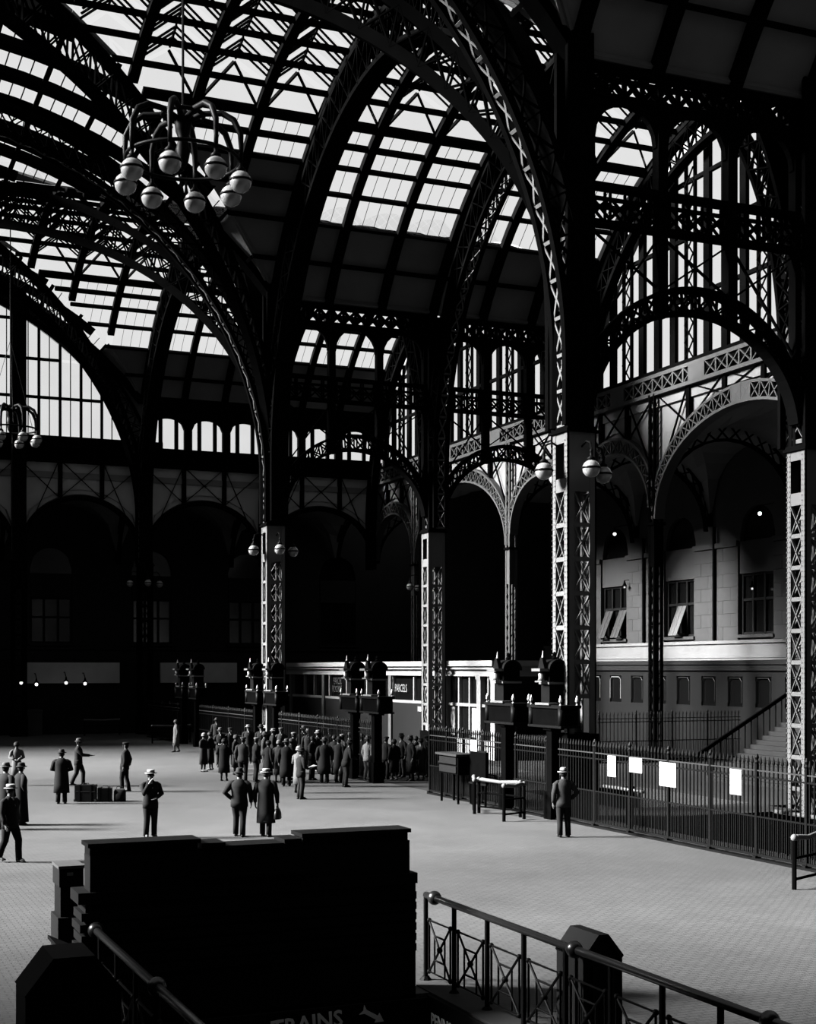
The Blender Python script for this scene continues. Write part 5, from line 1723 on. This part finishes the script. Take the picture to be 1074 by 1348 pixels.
    if hat in ('fedora', 'boater', 'bowler'):
        hb = {'fedora': .155, 'boater': .158, 'bowler': .135}[hat]
        mb.lathe([(.09 * s, 0), (hb * s, -.004 * s if hat != 'fedora' else -.014 * s), ((hb + .002) * s, .006 * s), (.10 * s, .014 * s)], T(0, 0, .045), 18)
        if hat == 'fedora':
            mb.lathe([(.104 * s, .0), (.102 * s, .045 * s), (.092 * s, .095 * s), (.06 * s, .112 * s), (.02 * s, .098 * s)], T(-.004, 0, .05), 16, 1.08, .92)
        elif hat == 'boater':
            mb.lathe([(.105 * s, 0), (.104 * s, .078 * s), (.098 * s, .084 * s), (.01 * s, .086 * s)], T(0, 0, .05), 18, 1.05, .95)
        else:
            mb.lathe([(.104 * s, 0), (.105 * s, .04 * s), (.09 * s, .09 * s), (.055 * s, .118 * s), (.01 * s, .126 * s)], T(0, 0, .05), 16, 1.06, .95)
        part(mb, 'hat', hm)
        mb = MB().lathe([(.107 * s, 0), (.109 * s, .004 * s), (.106 * s, .03 * s), (.10 * s, .032 * s)], T(-.003, 0, .055), 18, 1.07, .95)
        part(mb, 'hat_band', 'felt_dark')
    elif hat == 'cap':
        mb.lathe([(.10 * s, 0), (.106 * s, .02 * s), (.125 * s, .055 * s), (.11 * s, .075 * s), (.04 * s, .088 * s), (.01 * s, .089 * s)], T(-.005, 0, .04), 16)
        part(mb, 'cap', hm)
        mb = MB().prism([T(.07, -.075, .042), T(.125, -.05, .03), T(.145, 0, .026), T(.125, .05, .03), T(.07, .075, .042)], L(0, 0, .008))
        part(mb, 'cap_peak', 'leather', False)
    elif hat == 'cloche':
        mb.lathe([(.125 * s, -.03 * s), (.118 * s, -.015 * s), (.112 * s, .02 * s), (.106 * s, .06 * s), (.08 * s, .1 * s), (.03 * s, .118 * s), (.005 * s, .12 * s)], T(-.008, 0, .01), 16, 1.04, 1.0)
        part(mb, 'cloche_hat', hm)
        mb = MB().lathe([(.114 * s, 0), (.117 * s, .005 * s), (.113 * s, .03 * s), (.108 * s, .03 * s)], T(-.008, 0, .025), 16, 1.04, 1.0)
        part(mb, 'hat_band', 'felt_mid')
    root.rotation_euler = (0, 0, radians(face - CAM_YAW))
    root['kind'] = 'thing'
    # things held
    if bag:
        a = radians(face - CAM_YAW)
        wl = J['wri' + bag]
        wp = base + Matrix.Rotation(a, 3, 'Z') @ Vector((wl.x, wl.y, 0))
        zt = (wl.z - .08 * s)
        bg = thing('handbag' if woman else 'travel_bag', (0, 0, 0), BAGS.pop(0), 'bag')
        MB().loft([[(w_ * cos(2 * pi * k / 12), d_ * sin(2 * pi * k / 12), z_) for k in range(12)] for w_, d_, z_ in ((.20, .085, -.32), (.215, .10, -.30), (.205, .09, -.16), (.16, .05, -.06), (.12, .02, -.035))]).obj('body', M['leather'], bg, True)
        MB().tube([(-.09, 0, -.05), (-.08, 0, .03), (.08, 0, .03), (.09, 0, -.05)], .011, 6).obj('handle', M['leather'], bg)
        MB().box(-.13, -.012, -.045, .13, .012, -.03).obj('clasp_bar', M['iron_pale'], bg)
        bg.location = (wp.x, wp.y, zt)
        bg.rotation_euler = (0, 0, a)
    if papers:
        a = radians(face - CAM_YAW)
        wl = (J['wril'] + J['wrir']) / 2 + L(.10, 0, .02) if papers == 'both' else J['wrir'] + L(.13, 0, .02)
        wp = base + Matrix.Rotation(a, 3, 'Z') @ Vector((wl.x, wl.y, 0))
        pp = MB().prism([(-.03, -.16, -.02), (.20, -.16, .08), (.20, .16, .08), (-.03, .16, -.02)], (0, 0, .006)).obj('sheet_of_paper', M['paper'])
        pp.location = (wp.x, wp.y, wl.z)
        pp.rotation_euler = (0, 0, a)
        tag(pp, PAPERS.pop(0), 'paper')
    return root

BAGS = ['black bag in the hand of the rear right walker of the pair', 'dark bag carried by the leaning man at the gate']
PAPERS = ['folded newspaper held out by the striding man beside the luggage', 'white sheet read by the man standing apart at the front of the crowd', 'sheet held by the dark suited man at the back of the crowd']

# people standing apart
person(742, 1102, 'man in dark suit and pale hat standing alone at the iron fence', 100, 1.78, cm='cloth_mid', tm='cloth_dark', hat='fedora', hm='felt_light', arms=('down', 'pocket'))
person(198, 1103, 'man in dark suit and straw boater, hand at his chin, behind the black enclosure', 300, 1.76, cm='cloth_black', hat='boater', hm='straw', arms=('front', 'up'))
person(81, 1058, 'man in long dark overcoat seen from behind, left of the luggage', 95, 1.74, coat='long', cm='cloth_black', hat='fedora', arms=('front', 'front'), build=1.08)
person(103, 1035, 'man striding to the right behind the luggage with a newspaper held out', 5, 1.76, coat='jacket', cm='cloth_dark', hat='fedora', hm='felt_mid', arms=('down', 'reach'), stride=.2, papers='one')
person(164, 1042, 'uniformed man in peaked cap standing side on right of the luggage', 175, 1.76, cm='cloth_black', hat='cap', hm='cloth_black', arms=('down', 'back'), lean=-.06, stride=.1)
person(13, 1135, 'man in dark suit and straw hat walking at the left edge, nearest of all', 330, 1.76, cm='cloth_black', hat='boater', hm='straw', arms=('down', 'down'), stride=.2)
person(7, 1092, 'man in grey felt hat half hidden at the left edge behind the nearest walker', 60, 1.80, coat='long', cm='cloth_dark', hat='fedora', hm='felt_mid', arms=('down', 'down'), build=1.1)
person(27, 1086, 'person in a long dark robe seen from behind near the left edge', 40, 1.72, woman=False, coat='robe', cm='cloth_black', hat='fedora', arms=('pocket', 'pocket'), build=1.05)
person(22, 1034, 'woman in pale blouse and dark cloche hat at the left, arms folded', 285, 1.64, woman=True, coat='dress', cm='cloth_light', hat='cloche', hm='felt_dark', arms=('front', 'front'))
person(315, 1101, 'left one of the pair walking away, elbow out, dark jacket', 88, 1.76, cm='cloth_black', hat='fedora', arms=('pocket', 'down'), stride=.12, build=1.1)
person(350, 1101, 'right one of the pair walking away in a long coat and straw hat', 82, 1.76, coat='long', cm='cloth_black', hat='boater', hm='straw', arms=('down', 'bag'), stride=.1, bag='r', build=1.05)
person(232, 990, 'figure in a pale coat walking alone before the far barrier', 190, 1.70, woman=True, coat='long', cm='cloth_light', hat='cloche', hm='felt_mid', arms=('down', 'down'), stride=.12)

# the waiting crowd, left to right
person(268, 1016, 'woman in pale hat and dark coat, leftmost of the crowd', 330, 1.66, True, 'long', 'cloth_dark', hat='cloche', hm='felt_light', arms=('front', 'front'))
person(277, 1014, 'person in black coat close beside the leftmost woman', 160, 1.66, True, 'long', 'cloth_black', hat='cloche', hm='felt_dark', arms=('front', 'down'))
person(285, 988, 'small distant man in dark hat above the left end of the crowd', 270, 1.72, False, 'jacket', 'cloth_mid', hat='fedora', hm='felt_mid')
person(290, 1010, 'man in dark hat facing the camera at the crowd left end', 275, 1.74, False, 'jacket', 'cloth_black', hat='fedora', hm='felt_mid', arms=('front', 'front'))
person(295, 1028, 'woman in long black flared coat seen from behind at the crowd left front', 85, 1.66, True, 'long', 'cloth_black', hat='cloche', hm='felt_dark', arms=('front', 'front'), build=1.12)
person(310, 1020, 'woman in grey cloche hat in profile behind the pair of walkers', 350, 1.66, True, 'long', 'cloth_dark', hat='cloche', hm='felt_mid')
person(320, 1030, 'man in grey jacket seen from behind, front row left', 80, 1.75, False, 'jacket', 'cloth_mid', tm='cloth_dark', hat='cap', hm='felt_mid', build=1.08)
person(327, 1004, 'man in a bright straw boater at the back of the crowd, left', 270, 1.76, False, 'jacket', 'cloth_dark', hat='boater', hm='straw')
person(337, 1029, 'man in pale cap and dark jacket, side on, front row left of centre', 20, 1.72, False, 'jacket', 'cloth_dark', hat='cap', hm='felt_light')
person(348, 1018, 'man in grey hat looking right, second row', 0, 1.72, False, 'jacket', 'cloth_mid', hat='fedora', hm='felt_mid')
person(359, 1012, 'man in white straw hat looking right, second row', 10, 1.75, False, 'jacket', 'cloth_black', hat='boater', hm='straw')
person(367, 1030, 'woman in grey coat and pale cloche seen from behind', 75, 1.64, True, 'long', 'cloth_mid', hat='cloche', hm='felt_light')
person(377, 1035, 'man in long black overcoat and grey hat from behind, front row centre', 85, 1.74, False, 'long', 'cloth_black', hat='fedora', hm='felt_mid', build=1.1)
person(386, 1018, 'man in pale cap peering over the overcoat in front', 350, 1.72, False, 'jacket', 'cloth_mid', hat='cap', hm='felt_light')
person(393, 1044, 'woman in pale coat and light hat just behind the man with the sheet', 60, 1.66, True, 'long', 'cloth_light', hat='cloche', hm='straw', arms=('front', 'front'))
person(399, 1008, 'man in light hat at the back of the crowd centre', 300, 1.77, False, 'jacket', 'cloth_dark', hat='fedora', hm='felt_light')
person(396, 1052, 'man in dark suit standing apart at the front of the crowd reading a sheet', 30, 1.70, False, 'jacket', 'cloth_dark', hat='fedora', hm='felt_dark', arms=('front', 'front'), papers='both')
person(411, 1027, 'bareheaded man in dark suit reading in profile, right of the man apart', 340, 1.76, False, 'jacket', 'cloth_black', hat=None, arms=('front', 'front'), papers='both')
person(406, 1012, 'man in dark bowler hat behind the bareheaded reader', 270, 1.74, False, 'jacket', 'cloth_dark', hat='bowler', hm='felt_mid')
person(427, 1031, 'person in a long grey overcoat seen squarely from behind, right of centre', 92, 1.73, False, 'long', 'cloth_dark', hat='fedora', hm='felt_mid', build=1.08)
person(440, 1020, 'woman in dark cloche between the grey overcoat and the leaning man', 60, 1.64, True, 'long', 'cloth_black', hat='cloche')
person(450, 1022, 'man in pale cap behind the leaning man', 40, 1.72, False, 'jacket', 'cloth_mid', hat='cap', hm='felt_light')
person(455, 1036, 'man leaning forward in dark suit with a bag before the centre gate', 20, 1.73, False, 'jacket', 'cloth_black', hat='fedora', hm='felt_dark', arms=('bag', 'front'), lean=.12, bag='l')
person(446, 1030, 'man in dark overcoat and hat just right of the grey overcoat, facing the gate', 60, 1.74, False, 'long', 'cloth_black', hat='fedora')
person(476, 1024, 'man in grey hat close left of the pale jacket', 50, 1.74, False, 'jacket', 'cloth_dark', hat='fedora', hm='felt_mid')
person(484, 1028, 'man in conspicuously pale jacket beside the centre gate post', 40, 1.74, False, 'jacket', 'cloth_light', tm='cloth_dark', hat='fedora', hm='felt_mid')
person(508, 1026, 'dark clad man just right of the centre gate post', 50, 1.70, False, 'jacket', 'cloth_black', hat='cap')
person(519, 1027, 'woman in black coat right of the centre gate post', 120, 1.62, True, 'long', 'cloth_black', hat='cloche', hm='felt_dark')
person(541, 1028, 'man in long dark coat and pale hat in the gateway right of centre', 200, 1.75, False, 'long', 'cloth_black', hat='fedora', hm='felt_mid', build=1.05)
person(554, 1027, 'woman in grey coat at the gateway, second from the crowd right end', 250, 1.66, True, 'long', 'cloth_mid', hat='cloche', hm='felt_dark')
person(570, 1027, 'short person in black, rightmost of the crowd beside the fence end', 110, 1.52, True, 'long', 'cloth_black', hat='cloche', hm='felt_dark')
person(563, 1023, 'man in dark cap behind the short person at the crowd right end', 180, 1.68, False, 'jacket', 'cloth_dark', hat='cap')

for px, py, lab, fc, hh, wm_, ct, c_, ht, hm_ in [
    (303, 1008, 'man in dark cap at the back between the leftmost women and the boater', 300, 1.72, False, 'jacket', 'cloth_dark', 'cap', 'felt_dark'),
    (344, 1006, 'tall man in dark fedora at the back beside the boater', 260, 1.80, False, 'jacket', 'cloth_black', 'fedora', 'felt_dark'),
    (353, 1031, 'woman in black coat and dark cloche in the front row left of centre', 40, 1.64, True, 'long', 'cloth_black', 'cloche', 'felt_dark'),
    (370, 1009, 'man in grey cap far back at the crowd centre', 280, 1.74, False, 'jacket', 'cloth_mid', 'cap', 'felt_mid'),
    (383, 1027, 'woman in charcoal coat and grey cloche pressed behind the black overcoat', 10, 1.64, True, 'long', 'cloth_dark', 'cloche', 'felt_mid'),
    (418, 1016, 'man in pale fedora beyond the bareheaded reader', 310, 1.74, False, 'jacket', 'cloth_dark', 'fedora', 'felt_light'),
    (434, 1010, 'man in dark cap at the very back right of centre', 280, 1.72, False, 'jacket', 'cloth_black', 'cap', 'felt_dark'),
    (461, 1014, 'woman in grey cloche at the back by the gate fence', 200, 1.64, True, 'long', 'cloth_mid', 'cloche', 'felt_mid'),
    (529, 1023, 'man in grey fedora in the shadow of the gateway', 220, 1.74, False, 'jacket', 'cloth_dark', 'fedora', 'felt_mid'),
    (548, 1021, 'woman in black cloche between the pale hatted man and the fence end', 160, 1.62, True, 'long', 'cloth_black', 'cloche', 'felt_dark')]:
    person(px, py, lab, fc, hh, wm_, ct, c_, hat=ht, hm=hm_)
